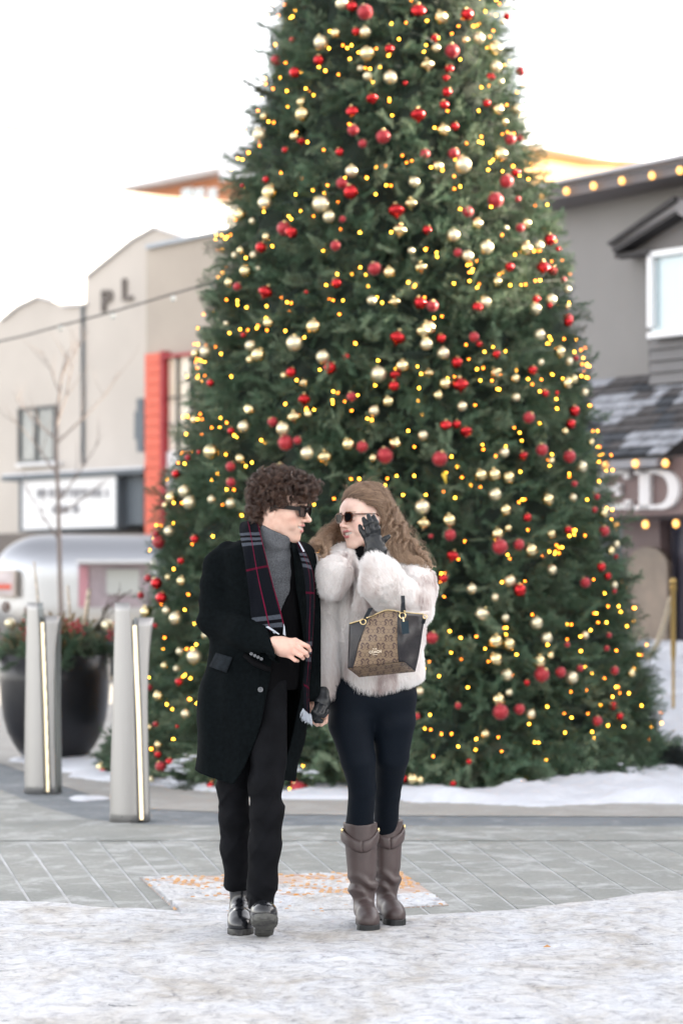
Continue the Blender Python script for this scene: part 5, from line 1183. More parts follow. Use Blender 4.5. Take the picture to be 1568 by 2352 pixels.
# scarf
def scarf_mat():
    m=bpy.data.materials.new('plaid_scarf'); m.use_nodes=True; nt=m.node_tree; b=nt.nodes['Principled BSDF']; L=nt.links.new
    uv=N(nt,'ShaderNodeUVMap'); uv.uv_map='UVMap'; sp=N(nt,'ShaderNodeSeparateXYZ'); L(uv.outputs[0],sp.inputs[0])
    def band(src,c,w):
        s=N(nt,'ShaderNodeMath',operation='SUBTRACT',i_1=c); L(src,s.inputs[0]); a=N(nt,'ShaderNodeMath',operation='ABSOLUTE'); L(s.outputs[0],a.inputs[0]); l=N(nt,'ShaderNodeMath',operation='LESS_THAN',i_1=w); L(a.outputs[0],l.inputs[0]); return l.outputs[0]
    def mx(a,b_,f):
        n=N(nt,'ShaderNodeMix',data_type='RGBA'); L(f,n.inputs[0]); (L(a,n.inputs[6]) if not isinstance(a,tuple) else setattr(n.inputs[6],'default_value',(*a,1))); n.inputs[7].default_value=(*b_,1); return n.outputs[2]
    v=N(nt,'ShaderNodeMath',operation='MODULO',i_1=.36); L(sp.outputs[1],v.inputs[0]); v=v.outputs[0]; u=sp.outputs[0]
    c=(.005,.006,.009)
    for q in(.035,.065,.095): c=mx(c,(.060,.068,.085),band(v,q,.0085))
    for q in(.05,.08): c=mx(c,(.004,.004,.006),band(v,q,.006))
    c=mx(c,(.07,.004,.016),band(v,.20,.004)); c=mx(c,(.13,.006,.028),band(u,.50,.018)); c=mx(c,(.12,.006,.026),band(u,.985,.02))
    tc=N(nt,'ShaderNodeTexCoord'); n=N(nt,'ShaderNodeTexNoise',i_Scale=420,i_Detail=3); L(tc.outputs['Object'],n.inputs['Vector'])
    k=N(nt,'ShaderNodeMix',data_type='RGBA',blend_type='MULTIPLY'); k.inputs[0].default_value=1; L(c,k.inputs[6]); L(ramp(nt,n.outputs[0],[(.3,(.55,.55,.55)),(.7,(1.25,1.25,1.25))]),k.inputs[7]); L(k.outputs[2],b.inputs['Base Color'])
    b.inputs['Roughness'].default_value=.95; b.inputs['Specular IOR Level'].default_value=.08; bp=N(nt,'ShaderNodeBump',i_Strength=.5,i_Distance=.002); L(n.outputs[0],bp.inputs['Height']); L(bp.outputs[0],b.inputs['Normal']); return m
M_scarf=scarf_mat(); M_pale=mat('scarf_pale',(.42,.46,.52),.9)
def ribbon(name,rows,m,parent,bul=.012,nv=14,v0=0,thick=.008,sub=4,wav=.004):
    # rows: (xl,yl,xr,yr,dyl,dyr); smooth along
    R_=[]
    for i in range(len(rows)-1):
        for s in range(sub):
            t=s/sub; p0=rows[max(0,i-1)];p1=rows[i];p2=rows[i+1];p3=rows[min(len(rows)-1,i+2)]
            R_.append([.5*((2*b)+(-a+c)*t+(2*a-5*b+4*c-d)*t*t+(-a+3*b-3*c+d)*t**3) for a,b,c,d in zip(p0,p1,p2,p3)])
    R_.append(rows[-1]); pts=[];uv=[];v=v0;last=None
    for k,(xl,yl,xr,yr,dl,dr) in enumerate(R_):
        A=Vector(m_(xl,yl,dl)); B_=Vector(m_(xr,yr,dr)); c=(A+B_)/2
        if last is not None: v+=(c-last).length
        last=c
        for j in range(nv):
            u=j/(nv-1); q=A.lerp(B_,u); q.y-=bul*math.sin(math.pi*u)+wav*math.sin(u*9+k*.35); pts.append(q); uv.append((u,v))
    return grid_mesh(name,pts,len(R_),nv,m,parent,True,uv,thick=thick)
ribbon('scarf',[(640,1214,655,1200,.085,.075),(600,1206,612,1196,.10,.09),(560,1200,586,1196,.07,.06),(551,1213,594,1207,.0,-.04),(554,1237,601,1237,-.06,-.105),(562,1276,607,1268,-.125,-.15),(569,1338,622,1326,-.15,-.155),(574,1385,636,1373,-.15,-.155),(579,1424,648,1416,-.15,-.155),(588,1452,654,1447,-.15,-.15)],M_scarf,man,v0=.11,wav=.006)
ribbon('scarf',[(650,1216,664,1204,.085,.075),(664,1226,676,1216,.03,.03),(671,1241,684,1236,.0,.0),(689,1276,704,1278,-.10,-.08),(699,1315,718,1322,-.145,-.12),(704,1373,720,1373,-.15,-.13),(704,1432,718,1432,-.15,-.13),(703,1510,713,1510,-.145,-.125),(699,1568,708,1578,-.135,-.12),(699,1627,710,1640,-.12,-.10)],M_scarf,man,v0=.18,nv=8)
g=MB()
g.prism([m_(610,1440,-.185),m_(616,1438,-.185),m_(642,1456,-.19),m_(640,1458,-.19)],(0,.004,0)); g.prism([m_(626,1452,-.17),m_(631,1448,-.172),m_(634,1450,-.172),m_(630,1456,-.172)],(0,.003,0)); g.prism([m_(651.5,1432,-.168),m_(654,1440,-.168),m_(656,1461,-.17),m_(650,1457,-.17)],(0,.004,0))
g.build('scarf_lining',M_pale,man)
g=MB(); g.prism([m_(681,1238,-.02),m_(685,1240,-.02),m_(700,1266,-.105),m_(696,1268,-.107)],(0,.004,0)); g.build('scarf_lining',M_pale,man)
r=np.random.RandomState(31); cv=[]
for i in range(90):
    t=r.rand(); a=np.array(m_(697+13*t,1627+11*t,-.12+.02*t)); b=np.array(m_(693+26*t+r.normal()*2,1652+12*t+r.normal()*3,-.125+.03*r.rand())); c=(a+b)/2+r.normal(size=3)*.004
    cv.append([a,c,b])
hair('scarf_fringe',np.array(cv),np.full(90,.0014),mat('fringe_pale',(.5,.54,.6),.9),man)
# curly hair
env=[((645,1129,-.01),(76,58,.105)),((611,1162,.03),(42,44,.095)),((694,1128,-.03),(33,36,.085))]
def env_sdf(p,sh=0):
    d=None
    for (x,y,dy),(a,b,c) in env:
        a*=.885; b*=.885; e=s_ell(p,m_(x,y,dy),(a/589.5-sh,c-sh,b/589.5-sh)); d=e if d is None else smin(d,e,.02)
    return d
def face_free(px,py,Y):   # True where skin must stay visible (near side of the head only)
    fr=np.interp(px,[612,622,640,662,690,716,726,740],[1215,1190,1160,1158,1150,1148,1128,1110])
    return (py>fr)&(px>613)&(Y<HMo.y+.09)
def hair_base(p):
    X,Y,Z=p; d=env_sdf(p,.014)-wob(p,60,.005,7); py=HZ+(CH-Z)*F/Y; px=X*F/Y+784
    fr=np.interp(px,[606,613,622,640,662,690,716,726,740],[1206,1200,1184,1156,1150,1143,1140,1120,1105])
    cut=np.minimum((py-fr)*.0016,(px-610)*.0016); cut=np.minimum(cut,(HMo.y+.08-Y)); return smax(d,cut,.006)
M_hb=mat('hair_base_brown',(.022,.012,.009),.7)
o,(VB,QB)=sdf_obj('hair_base',hair_base,(X_(545),YM-.16,CH-(1225-HZ)*YM/F),(X_(745),YM+.17,CH-(1055-HZ)*YM/F),.004,M_hb,man,1)
def mesh_normals(V,Q):
    n=np.cross(V[Q[:,2]]-V[Q[:,0]],V[Q[:,3]]-V[Q[:,1]]); N_=np.zeros_like(V)
    for i in range(4): np.add.at(N_,Q[:,i],n)
    return N_/(np.linalg.norm(N_,axis=1,keepdims=True)+1e-12),np.linalg.norm(n,axis=1)/2
def sample(V,Q,n,r):
    N_,A=mesh_normals(V,Q); f=r.choice(len(Q),n,p=A/A.sum()); w=r.dirichlet((1,1,1,1),n); P_=(V[Q[f]]*w[:,:,None]).sum(1); nn=(N_[Q[f]]*w[:,:,None]).sum(1); return P_,nn/np.linalg.norm(nn,axis=1,keepdims=True)
r=np.random.RandomState(77); PS,NS=sample(VB,QB,1000,r); curves=[];rad=[]
hc0=np.array(m_(645,1140,0.0))
for p,n in zip(PS,NS):
    px=p[0]*F/p[1]+784; py=HZ+(CH-p[2])*F/p[1]
    rr_=r.uniform(.007,.014); L_=r.uniform(.030,.070); turns=L_/.038*r.uniform(.7,1.2); lift=abs(r.normal())*.005
    d=np.array((r.normal()*.7,r.normal()*.7,-.9+r.normal()*.6)); 
    if px>690: d=d+np.array((.8,-.3,0))
    d-=n*d.dot(n); d/=np.linalg.norm(d)+1e-9; s=np.cross(n,d); m=18; t=np.linspace(0,1,m)[:,None]; ph=r.rand()*6.28; hand_=r.choice([-1,1])
    core_=p+n*(.001+lift+.010*np.sin(t*2.6))+d*L_*t
    for k in range(20):
        j=r.normal(size=3)*.0024; ph2=ph+r.normal()*.36; R2=rr_*(1+r.normal()*.12)*(.35+.65*np.clip(t*4,0,1))
        c=core_+j+(np.cos(ph2+turns*6.28*t)*s*hand_+np.sin(ph2+turns*6.28*t)*n*.9)*R2
        tip=c[-1]; tx=tip[0]*F/tip[1]+784; ty=HZ+(CH-tip[2])*F/tip[1]
        if k==0 and bool(face_free(tx-2,ty-7,tip[1])): break
        curves.append(c); rad.append(.00045)
# fly-away strands over the top and back
for i in range(900):
    k=r.randint(len(PS)); p,n=PS[k],NS[k]; px=p[0]*F/p[1]+784
    if n[2]<-.1 or (px>700 and n[2]<.2): continue
    m=18; t=np.linspace(0,1,m)[:,None]; d=n*.6+r.normal(size=3)*.6; d/=np.linalg.norm(d); s=np.cross(d,r.normal(size=3)); s/=np.linalg.norm(s); q=np.cross(d,s); rr_=r.uniform(.004,.012); tu=r.uniform(.6,1.8)
    curves.append(p+n*.006+d*t*r.uniform(.02,.05)+(np.cos(tu*6.28*t)*s+np.sin(tu*6.28*t)*q)*rr_*t); rad.append(.00028)
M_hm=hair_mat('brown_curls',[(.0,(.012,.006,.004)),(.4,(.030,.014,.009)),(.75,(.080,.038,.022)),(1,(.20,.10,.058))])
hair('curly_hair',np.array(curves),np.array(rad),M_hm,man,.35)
# boots
M_lb=mat('black_leather',(.010,.011,.014),.22,coat=.35,bump=.12,bs=60,bd=.004); M_sole=mat('rubber_sole',(.028,.028,.03),.7,var=.8,vs=26,c2=(.10,.10,.09))
fo=Vector(m_(600,2163,0)); fo=Vector((P(604,2160,9.32).x,9.34,.006)); fm_=frame((.05,-.93,.36))
make_boot(man,fo,fm_,'m',((.050,0,.19),.045,[((.05,0,.18),(.085,0,.30),.044,.046)]),M_lb,M_sole,.30)
fo=Vector((P(551,2140,9.6).x,9.62,.008)); fm2=frame((.05,-1,0.0))
make_boot(man,fo,fm2,'m',((.045,0,.19),.043,[((.045,0,.18),(.03,0,.30),.043,.045)]),M_lb,M_sole,.30)
M_lens=mat('dark_lens',(.006,.006,.007),.08,spec=.35); M_fb=mat('black_acetate',(.005,.005,.006),.18,spec=.3)
rect=[(-1,.6),(-.8,.95),(0,1),(.8,1),(1,.75),(1,.1),(.85,-.6),(.5,-.95),(-.4,-1),(-.8,-.8),(-1,-.2)]
sunglasses('black framed sunglasses worn by the curly haired man',HMo,HMm,1.0,M_fb,M_lens,rect,.050,.036,.004,.107,.0050,.0155,mat('silver_plate',(.7,.7,.7),.3,1))
# ================================================================ THE WOMAN
YW=9.60
def n_(px,py,dy=0): return tuple(P(px,py,YW+dy))
def XW(px): return (px-784)*YW/F
def ZW(py): return CH-(py-HZ)*YW/F
wom=empty('person',(.15,YW,0),'woman in cream fur coat and brown knee boots smiling and raising a black gloved hand','person')
WMo=Vector(n_(833,1191,0)); WMm=frame((-math.sin(R(50)),-math.cos(R(50)),-.03),roll=R(4)); WS=.97
SKW=(.77,.555,.465)
V1,Q1=surfnet(lambda p:head_sdf(local(p,WMo,WMm,WS),False)*WS,(WMo.x-.15,WMo.y-.15,WMo.z-.23),(WMo.x+.14,WMo.y+.14,WMo.z+.15),.0021); V1=lap(V1,Q1,1,.4)
C1=skin_cols(SKW,(.55,.19,.19),(WMo,WMm),WS,False,(.42,.28,.21))(V1)
def wbody(p):
    d=chain(p,[n_(845,1262,.02),n_(858,1340,.03),n_(865,1450,.03),n_(862,1585,.03)],[.055,.085,.08,.085],.04)
    d=smin(d,chain(p,[n_(755,1300,0),n_(745,1420,-.0),n_(742,1590,-.0)],[.035,.03,.022],.03),.02)
    d=smin(d,chain(p,[n_(945,1300,.0),n_(958,1392,-.12),n_(868,1315,-.25)],[.035,.03,.022],.03),.02)
    d=smin(d,chain(p,[n_(812,1640,-.0),n_(830,1805,.03),n_(826,1900,.10),n_(828,1960,.10)],[.055,.030,.030,.025],.03),.02)
    d=smin(d,chain(p,[n_(900,1640,.03),n_(893,1790,.15),n_(886,1905,.25),n_(884,1960,.25)],[.055,.030,.030,.025],.03),.02)
    return d
V4,Q4=surfnet(wbody,(XW(690),YW-.33,.1),(XW(1000),YW+.25,1.55),.012)
V,Q,C=join_np([(V1,Q1,C1),(V4,Q4,np.tile(np.array(SKW),(len(V4),1)))]); np_mesh('body',V,Q,M_skin,wom,True,C)
teeth(wom,WMo,WMm,WS)
# black collar under the coat
sdf_obj('turtleneck',lambda p:smax(s_cone(p,n_(845,1305,-.02),n_(846,1252,.0),.082,.054),p[2]-ZW(1258)+.25*(p[0]-XW(842)),.005),(XW(780),YW-.14,ZW(1350)),(XW(905),YW+.14,ZW(1230)),.005,M_jack,wom,1)
# leggings
M_leg=mat('navy_leggings',(.0030,.0058,.0105),.7,var=.2,vs=3,spec=.12,sheen=0,bump=.1,bs=700,bd=.0005)
def leggings(p):
    X,Y,Z=p
    a=chain(p,[n_(806,1600,.0),n_(805,1660,-.01),n_(822,1745,-.02),n_(832,1811,.02),n_(826,1893,.095),n_(827,1945,.105)],[.088,.088,.069,.054,.054,.048],.012)
    b=chain(p,[n_(900,1590,.03),n_(903,1655,.03),n_(899,1735,.07),n_(889,1827,.18),n_(885,1905,.245),n_(884,1955,.262)],[.086,.088,.069,.0505,.049,.043],.012)
    d=smin(a,b,.022); d=smin(d,s_ell(p,n_(856,1595,.02),(.165,.13,.09)),.04)
    return d+wob(p,20,.0012,3)
sdf_obj('leggings',leggings,(XW(740),YW-.22,ZW(1960)),(XW(970),YW+.3,ZW(1545)),.0045,M_leg,wom,2)
# boots
M_bl=mat('brown_leather',(.062,.043,.041),.45,var=.22,vs=9,coat=.12,bump=.12,bs=120,bd=.003); M_buckle=mat('gold_buckle',(.8,.62,.32),.25,1)
M_sole2=mat('dark_rubber',(.012,.014,.015),.6,var=.3,vs=20)
def wboot(px,Yh,yaw,lean,shaftpx,ztop):
    o=Vector((P(px,2130,Yh).x,Yh,.0045)); m=frame((math.sin(yaw),-math.cos(yaw),0))
    k=1; f=lambda p:None
    s2=[((.05,lean*.3,.16),(.035,lean,.46),.055,.072)]
    def f(p):
        X,Y,Z=p; d=boot_sdf(p,'w',((.048,lean*.15,.15),.044,s2))
        wr=.0075*np.sin((Z-.17)*95+8*Y+2*np.sin(Y*40))*np.exp(-((Z-.165)/.035)**2)+.003*np.sin(X*70+Z*30)*np.exp(-((Z-.12)/.05)**2)
        cuff=.0035*((Z>(.385+.35*Y*0+5.0*(Y-lean)**2+ .0)))
        return smax(smax(d-wr,Z-(ztop+.10*(np.abs(Y-lean))-.25*(X-.035)*0),.003),-s_cone(p,(.035,lean,ztop-.03),(.035,lean,ztop+.1),.060,.062),.003)
    V,Q=surfnet(f,(-.08,-.11,0),(.31,.11,ztop+.04),.0042); V=lap(V,Q,1); W_=np.array(m); b=np_mesh('boot',V@W_.T+np.array(o),Q,M_bl,wom)
    V,Q=surfnet(lambda p:sole_sdf(p,'w',False),(-.03,-.07,-.012),(.30,.07,.045),.0035); np_mesh('sole',V@W_.T+np.array(o),Q,M_sole2,b)
    # wrap strap below the top edge
    pts=[];n=40
    for r_ in range(5):
        for j in range(n+1):
            a=2*math.pi*j/n; z=ztop-.058+.030*abs(math.sin(a))**1.5*1.0-.006*0; z=ztop-.062+.042*math.sin(a)**2
            rr=.0735+.003*math.sin(math.pi*r_/4); pts.append(o+m@Vector((.035+rr*math.cos(a),lean*.93+rr*math.sin(a),z-.024*r_/2)))
    grid_mesh('strap',pts,5,n+1,M_bl,b,thick=.003)
    for a in(1.35,-1.35): q=MB(); q.ball(o+m@Vector((.035+.074*math.cos(a),lean*.93+.074*math.sin(a),ztop-.025)),.0065,8,6,(1,1,1.7)); q.build('buckle',M_buckle,b,smooth=True)
wboot(831,9.74,R(7),-.014,0,.408)
wboot(879,9.90,R(13),.005,0,.405)
# fur coat
bz=[ZW(y) for y in(1235,1262,1285,1330,1400,1500,1600)][::-1]; bc=[XW(v) for v in(842,850,856,862,868,872,876)][::-1]; ba=[v/578 for v in(52,88,108,110,106,98,95)][::-1]; bb=[.09,.115,.13,.14,.145,.15,.16][::-1]
def furcoat(p,inner=False):
    X,Y,Z=p; c=np.interp(Z,bz,bc).astype(np.float32); a=np.interp(Z,bz,ba).astype(np.float32); b=np.interp(Z,bz,bb).astype(np.float32)
    k=np.sqrt(((X-c)/a)**2+((Y-YW-.03)/b)**2); d=(k-1)*np.minimum(a,b)
    px=X*F/Y+784; py=HZ+(CH-Z)*F/Y
    g=.010*np.exp(-((px-np.interp(py,[1280,1393,1430,1600],[815,806,801,784]))/5)**2)*(Y<YW)   # opening line
    d=d+g
    hem=np.interp(px,[770,800,870,930,975],[1590,1588,1583,1568,1550]); d=smax(d,-(Z-(CH-(hem-HZ)*Y/F)),.02)
    d=smax(d,Z-ZW(1258),.02); d=smax(d,-s_cone(p,n_(838,1235,-.03),n_(834,1285,-.13),.055,.030),.02)
    sl_=chain(p,[n_(752,1298,-.01),n_(744,1380,-.02),n_(742,1480,-.02),n_(744,1585,-.02)],[.060,.058,.057,.060],.03); sl_=smax(sl_,ZW(1600)-Z,.02)
    cl=chain(p,[n_(786,1288,-.09),n_(770,1314,-.150),n_(764,1345,-.155)],[.040,.064,.050],.03,sq=(1,.62,1))
    cl2=chain(p,[n_(872,1290,-.06),n_(846,1328,-.11),n_(830,1388,-.13)],[.035,.042,.03],.03,sq=(1,.7,1))
    nk=chain(p,[n_(785,1276,.02),n_(850,1258,.11),n_(905,1270,.04)],[.045,.05,.045],.03)
    up=chain(p,[n_(925,1300,.0),n_(948,1345,-.05),n_(944,1392,-.12)],[.078,.082,.078],.03)
    fo_=chain(p,[n_(944,1392,-.12),n_(905,1368,-.20),n_(876,1336,-.25)],[.075,.075,.078],.03)
    fo_=smin(fo_,s_cone(p,n_(876,1336,-.25),n_(866,1306,-.255),.070,.048),.02)
    for e,k_ in((sl_,.012),(cl,.010),(cl2,.012),(nk,.03),(up,.03)): d=smin(d,e,k_)
    d=smin(d,fo_,.012)
    return d-wob(p,26,.0035,6,4,(1,1,.5))
M_furb=mat('fur_base',(.80,.74,.71),.95,var=.25,vs=9,stretch=(1,1,.35),c2=(.92,.90,.88))
o,(VF,QF)=sdf_obj('fur_coat',furcoat,(XW(690),YW-.36,ZW(1612)),(XW(1012),YW+.24,ZW(1225)),.005,M_furb,wom,2)
m=bpy.data.materials.new('fur'); m.use_nodes=True; nt=m.node_tree; b=nt.nodes['Principled BSDF']; L=nt.links.new
ge=N(nt,'ShaderNodeNewGeometry'); mp=N(nt,'ShaderNodeMapping'); mp.inputs['Scale'].default_value=(1,1,.2); L(ge.outputs['Position'],mp.inputs[0]); n1=N(nt,'ShaderNodeTexNoise',i_Scale=10,i_Detail=4,i_Roughness=.6,i_Distortion=.5); L(mp.outputs[0],n1.inputs['Vector'])
h=N(nt,'ShaderNodeHairInfo'); c1=ramp(nt,n1.outputs[0],[(.34,(.62,.53,.515)),(.42,(.88,.84,.82)),(.50,(.985,.975,.965))]); c2=ramp(nt,h.outputs['Intercept'],[(.0,(.93,.90,.89)),(.5,(1,1,1)),(1,(1,1,1))])
c3=ramp(nt,h.outputs['Random'],[(0,(.92,.89,.88)),(.3,(1,1,1)),(1,(1,1,1))])
x1=N(nt,'ShaderNodeMix',data_type='RGBA',blend_type='MULTIPLY'); x1.inputs[0].default_value=1; L(c1,x1.inputs[6]); L(c2,x1.inputs[7]); x2=N(nt,'ShaderNodeMix',data_type='RGBA',blend_type='MULTIPLY'); x2.inputs[0].default_value=1; L(x1.outputs[2],x2.inputs[6]); L(c3,x2.inputs[7]); L(x2.outputs[2],b.inputs['Base Color'])
b.inputs['Roughness'].default_value=.6; b.inputs['Specular IOR Level'].default_value=.3; M_fur=m
tl=N(nt,'ShaderNodeBsdfTranslucent'); L(x2.outputs[2],tl.inputs[0]); ms_=N(nt,'ShaderNodeMixShader',i_0=.5); L(b.outputs[0],ms_.inputs[1]); L(tl.outputs[0],ms_.inputs[2]); L(ms_.outputs[0],nt.nodes['Material Output'].inputs[0])
r=np.random.RandomState(3); NF=150000; PS,NS=sample(VF,QF,NF,r); keep=(PS[:,2]<ZW(1240)); PS,NS=PS[keep],NS[keep]; n=len(PS)
def vn(Pp,s,seed): return np.stack([wob((Pp[:,0],Pp[:,1],Pp[:,2]),s,1.0,seed+i,5) for i in range(3)],1)
cl=vn(PS,120,20)*.20+vn(PS,34,40)*.26
comb=np.tile(np.array((0,0,-1.0)),(n,1)); pxx=PS[:,0]*F/PS[:,1]+784; pyy=HZ+(CH-PS[:,2])*F/PS[:,1]
fore=(pxx>835)&(pyy<1405)&(PS[:,1]<YW-.15); comb[fore]=np.array((-.75,-.1,.75))
lapel=(pxx<815)&(pyy<1372)&(PS[:,1]<YW-.05); comb[lapel]=np.array((-.45,-.1,-.8))
D_=NS*.46+comb*.78+cl; D_/=np.linalg.norm(D_,axis=1,keepdims=True)
Lh=.016+.008*r.rand(n); edge=(pyy>1545)|((pxx<790)&(pyy>1570))|(fore&(pyy<1312)); Lh[edge]*=1.25; Lh*=np.where((pyy<1300)&(pxx<880)&~lapel&~fore,.6,1)
p0=PS-NS*.002; p1=p0+(NS*.55+D_*.5)*Lh[:,None]*.42; p2=p1+D_*Lh[:,None]*.34; p3=p2+(D_*.8+comb*.35+r.normal(size=(n,3))*.10)*Lh[:,None]*.30
hair('fur',np.stack([p0,p1,p2,p3],1),np.full(n,.00062),M_fur,wom,.2)
# glove on the raised hand
M_glv=mat('black_glove_leather',(.0045,.0065,.0085),.36,var=.3,vs=40,coat=.12,spec=.4,bump=.25,bs=160,bd=.001)
gp=lambda x,y,dy:tuple(P(710.5+x*.15625,1090.2+y*.15625,YW-.225+dy))
def glove(p):
    palm=chain(p,[gp(985,1240,.0),gp(975,1130,-.005),gp(955,1020,-.005)],[.028,.034,.033],.02,sq=(1.12,.62,1))
    palm=smin(palm,chain(p,[gp(860,960,0),gp(930,925,-.004),gp(1000,925,-.002)],[.014,.016,.015],.01),.012)
    palm=smin(palm,s_cone(p,gp(985,1180,.0),gp(985,1330,.01),.031,.033),.01)
    F_=[([gp(855,985,0),gp(800,880,-.004),gp(762,820,-.002),gp(742,760,.010)],[.0125,.0110,.0102,.0092]),
        ([gp(890,950,-.002),gp(860,850,-.010),gp(825,730,-.008),gp(795,650,.008)],[.0130,.0116,.0108,.0096]),
        ([gp(945,920,-.002),gp(925,800,-.012),gp(895,690,-.010),gp(866,605,.008)],[.0132,.0120,.0110,.0098]),
        ([gp(1005,930,0),gp(1005,810,-.008),gp(975,700,-.008),gp(942,620,.008)],[.0132,.0118,.0108,.0096]),
        ([gp(1040,1060,.01),gp(1075,985,.004),gp(1115,945,.0),gp(1165,912,.004)],[.018,.0125,.0108,.0092])]
    d=palm
    for pts,rs in F_: d=smin(d,chain(p,pts,[q-.0006 for q in rs],.006),.0035)
    X,Y,Z=p
    w=.0008*np.sin((Z*.9-X*.5)*330)*np.exp(-((Z-ZW(1215))/.03)**2)+.0011*np.sin((Z+X*.5)*210+3*np.sin(X*90))*np.exp(-((Z-ZW(1262))/.03)**2)+wob(p,60,.0006,9)
    return d-w
lo=gp(690,1360,-.06); hi=gp(1200,560,.06); V,Q=surfnet(glove,(lo[0],lo[1],lo[2]),(hi[0],hi[1],hi[2]),.0019); V=lap(V,Q,1,.4); np_mesh('glove',V,Q,M_glv,wom)
cf=MB(); A=[];
pts=[];
for r_ in range(3):
    for j in range(25):
        a=2*math.pi*j/24; c=Vector(gp(983,1222+14*r_-0*r_,.002)); pts.append(c+Vector((.0335*math.cos(a)*(1.05+.04*r_),.0225*math.sin(a)*(1.05+.04*r_),.003*math.cos(a))))
grid_mesh('glove_cuff',pts,3,25,M_glv,wom,thick=.003)
# lower gloved hand holding his
ng_=lambda a,b,c:n_(a,b,c-.06)
def glove2(p):
    d=chain(p,[ng_(742,1590,-.11),ng_(740,1614,-.12),ng_(733,1636,-.13)],[.024,.027,.022],.02,sq=(1,.7,1))
    for pts,rs in (([ng_(746,1624,-.13),ng_(738,1640,-.155),ng_(727,1651,-.15)],[.013,.012,.010]),([ng_(738,1624,-.14),ng_(729,1640,-.165),ng_(719,1648,-.155)],[.013,.0115,.010]),([ng_(730,1620,-.14),ng_(722,1634,-.165),ng_(717,1641,-.155)],[.012,.011,.0095]),([ng_(748,1620,-.11),ng_(750,1634,-.13),ng_(743,1645,-.14)],[.012,.0105,.009]),([ng_(722,1640,-.12),ng_(726,1655,-.14),ng_(738,1656,-.15)],[.013,.011,.0095])):
        d=smin(d,chain(p,pts,rs,.003),.004)
    return d-wob(p,90,.001,9)
a=ng_(700,1700,-.22); b=ng_(770,1575,-.05); V,Q=surfnet(glove2,(a[0],a[1],a[2]),(b[0],b[1],b[2]),.0022); V=lap(V,Q,1,.4); np_mesh('glove',V,Q,M_glv,wom)
# sunglasses
M_tort=mat('tortoiseshell',(.012,.004,.002),.15,var=1,vs=75,c2=(.15,.032,.007),coat=.3)
hexs=[(-1,.45),(-.55,1),(.5,1),(1,.62),(1,.2),(.72,-.75),(.35,-1),(-.5,-1),(-.88,-.55)]
sunglasses('tortoiseshell sunglasses with dark lenses worn by the smiling woman',WMo,WMm,WS,M_tort,M_lens,hexs,.041,.033,.004,.106,.0042,.0075,M_buckle)
# hair
M_wh=hair_mat('light_brown_waves',[(.0,(.08,.046,.030)),(.35,(.23,.145,.092)),(.7,(.44,.30,.20)),(1,(.76,.57,.41))],.34)
M_whb=mat('hair_base_light',(.20,.125,.08),.7)
def whair(p):
    X,Y,Z=p; q=local(p,WMo,WMm,WS)
    cap=s_ell(q,(-.022,0,.040),(.106,.088,.094)); cap=smax(cap,-s_ell(q,(.085,0,-.03),(.085,.084,.106)),.02); cap=smax(cap,-(q[2]+.06),.01)
    d=smin(cap*WS,chain(p,[n_(872,1160,.06),n_(888,1208,.05),n_(912,1260,.02)],[.050,.036,.015],.03),.04)
    d=smin(d,chain(p,[n_(830,1205,.11),n_(790,1225,.10),n_(752,1248,.03)],[.055,.035,.018],.04),.03)
    return d+.007-wob(p,45,.004,6)
sdf_obj('hair_base',whair,(XW(725),YW-.16,ZW(1290)),(XW(985),YW+.24,ZW(1100)),.0045,M_whb,wom,1)
r=np.random.RandomState(91); curves=[];rad=[]
def lock(ctrl,k,spread0,spread1,amp,wl,rr=.00050,ph=None):
    C_=np.array([n_(*c) for c in ctrl]); m=34; t=np.linspace(0,1,m)*(len(C_)-1); i=np.minimum(t.astype(int),len(C_)-2); f=(t-i)[:,None]
    g=lambda j:C_[np.clip(j,0,len(C_)-1)]; path=.5*((2*g(i))+(-g(i-1)+g(i+1))*f+(2*g(i-1)-5*g(i)+4*g(i+1)-g(i+2))*f**2+(-g(i-1)+3*g(i)-3*g(i+1)+g(i+2))*f**3)
    T_=np.gradient(path,axis=0); T_/=np.linalg.norm(T_,axis=1,keepdims=True); up=np.array((0,1,0.)); S_=np.cross(T_,up); S_/=np.linalg.norm(S_,axis=1,keepdims=True)+1e-9; U_=np.cross(S_,T_)
    s=np.concatenate([[0],np.cumsum(np.linalg.norm(np.diff(path,axis=0),axis=1))]); e=(s/s[-1])[:,None]; ph=r.rand()*6.28 if ph is None else ph
    for _ in range(k):
        o1=r.normal(size=2); ph2=ph+r.normal()*.22; A=amp*(1+.15*r.normal())*np.clip(e*2.0,.05,1)
        sp=spread0*(1-e)+spread1*e; w=s[:,None]/wl*6.28
        sp=sp*(1-.55*np.clip((e-.75)/.25,0,1))
        curves.append(path+S_*(o1[0]*sp+A*np.sin(w+ph2))+U_*(o1[1]*sp+A*.8*np.cos(w+ph2))); rad.append(rr)
def W2(u,v): # point over the skull in head coordinates: u around (0 = face side), v height
    q=Vector((-.022+.112*math.cos(u)*math.cos(v),.094*math.sin(u)*math.cos(v),.040+.100*math.sin(v))); return WMo+WMm@(q*WS)
def todp(v): return (v.x*F/v.y+784,HZ+(CH-v.z)*F/v.y,v.y-YW)
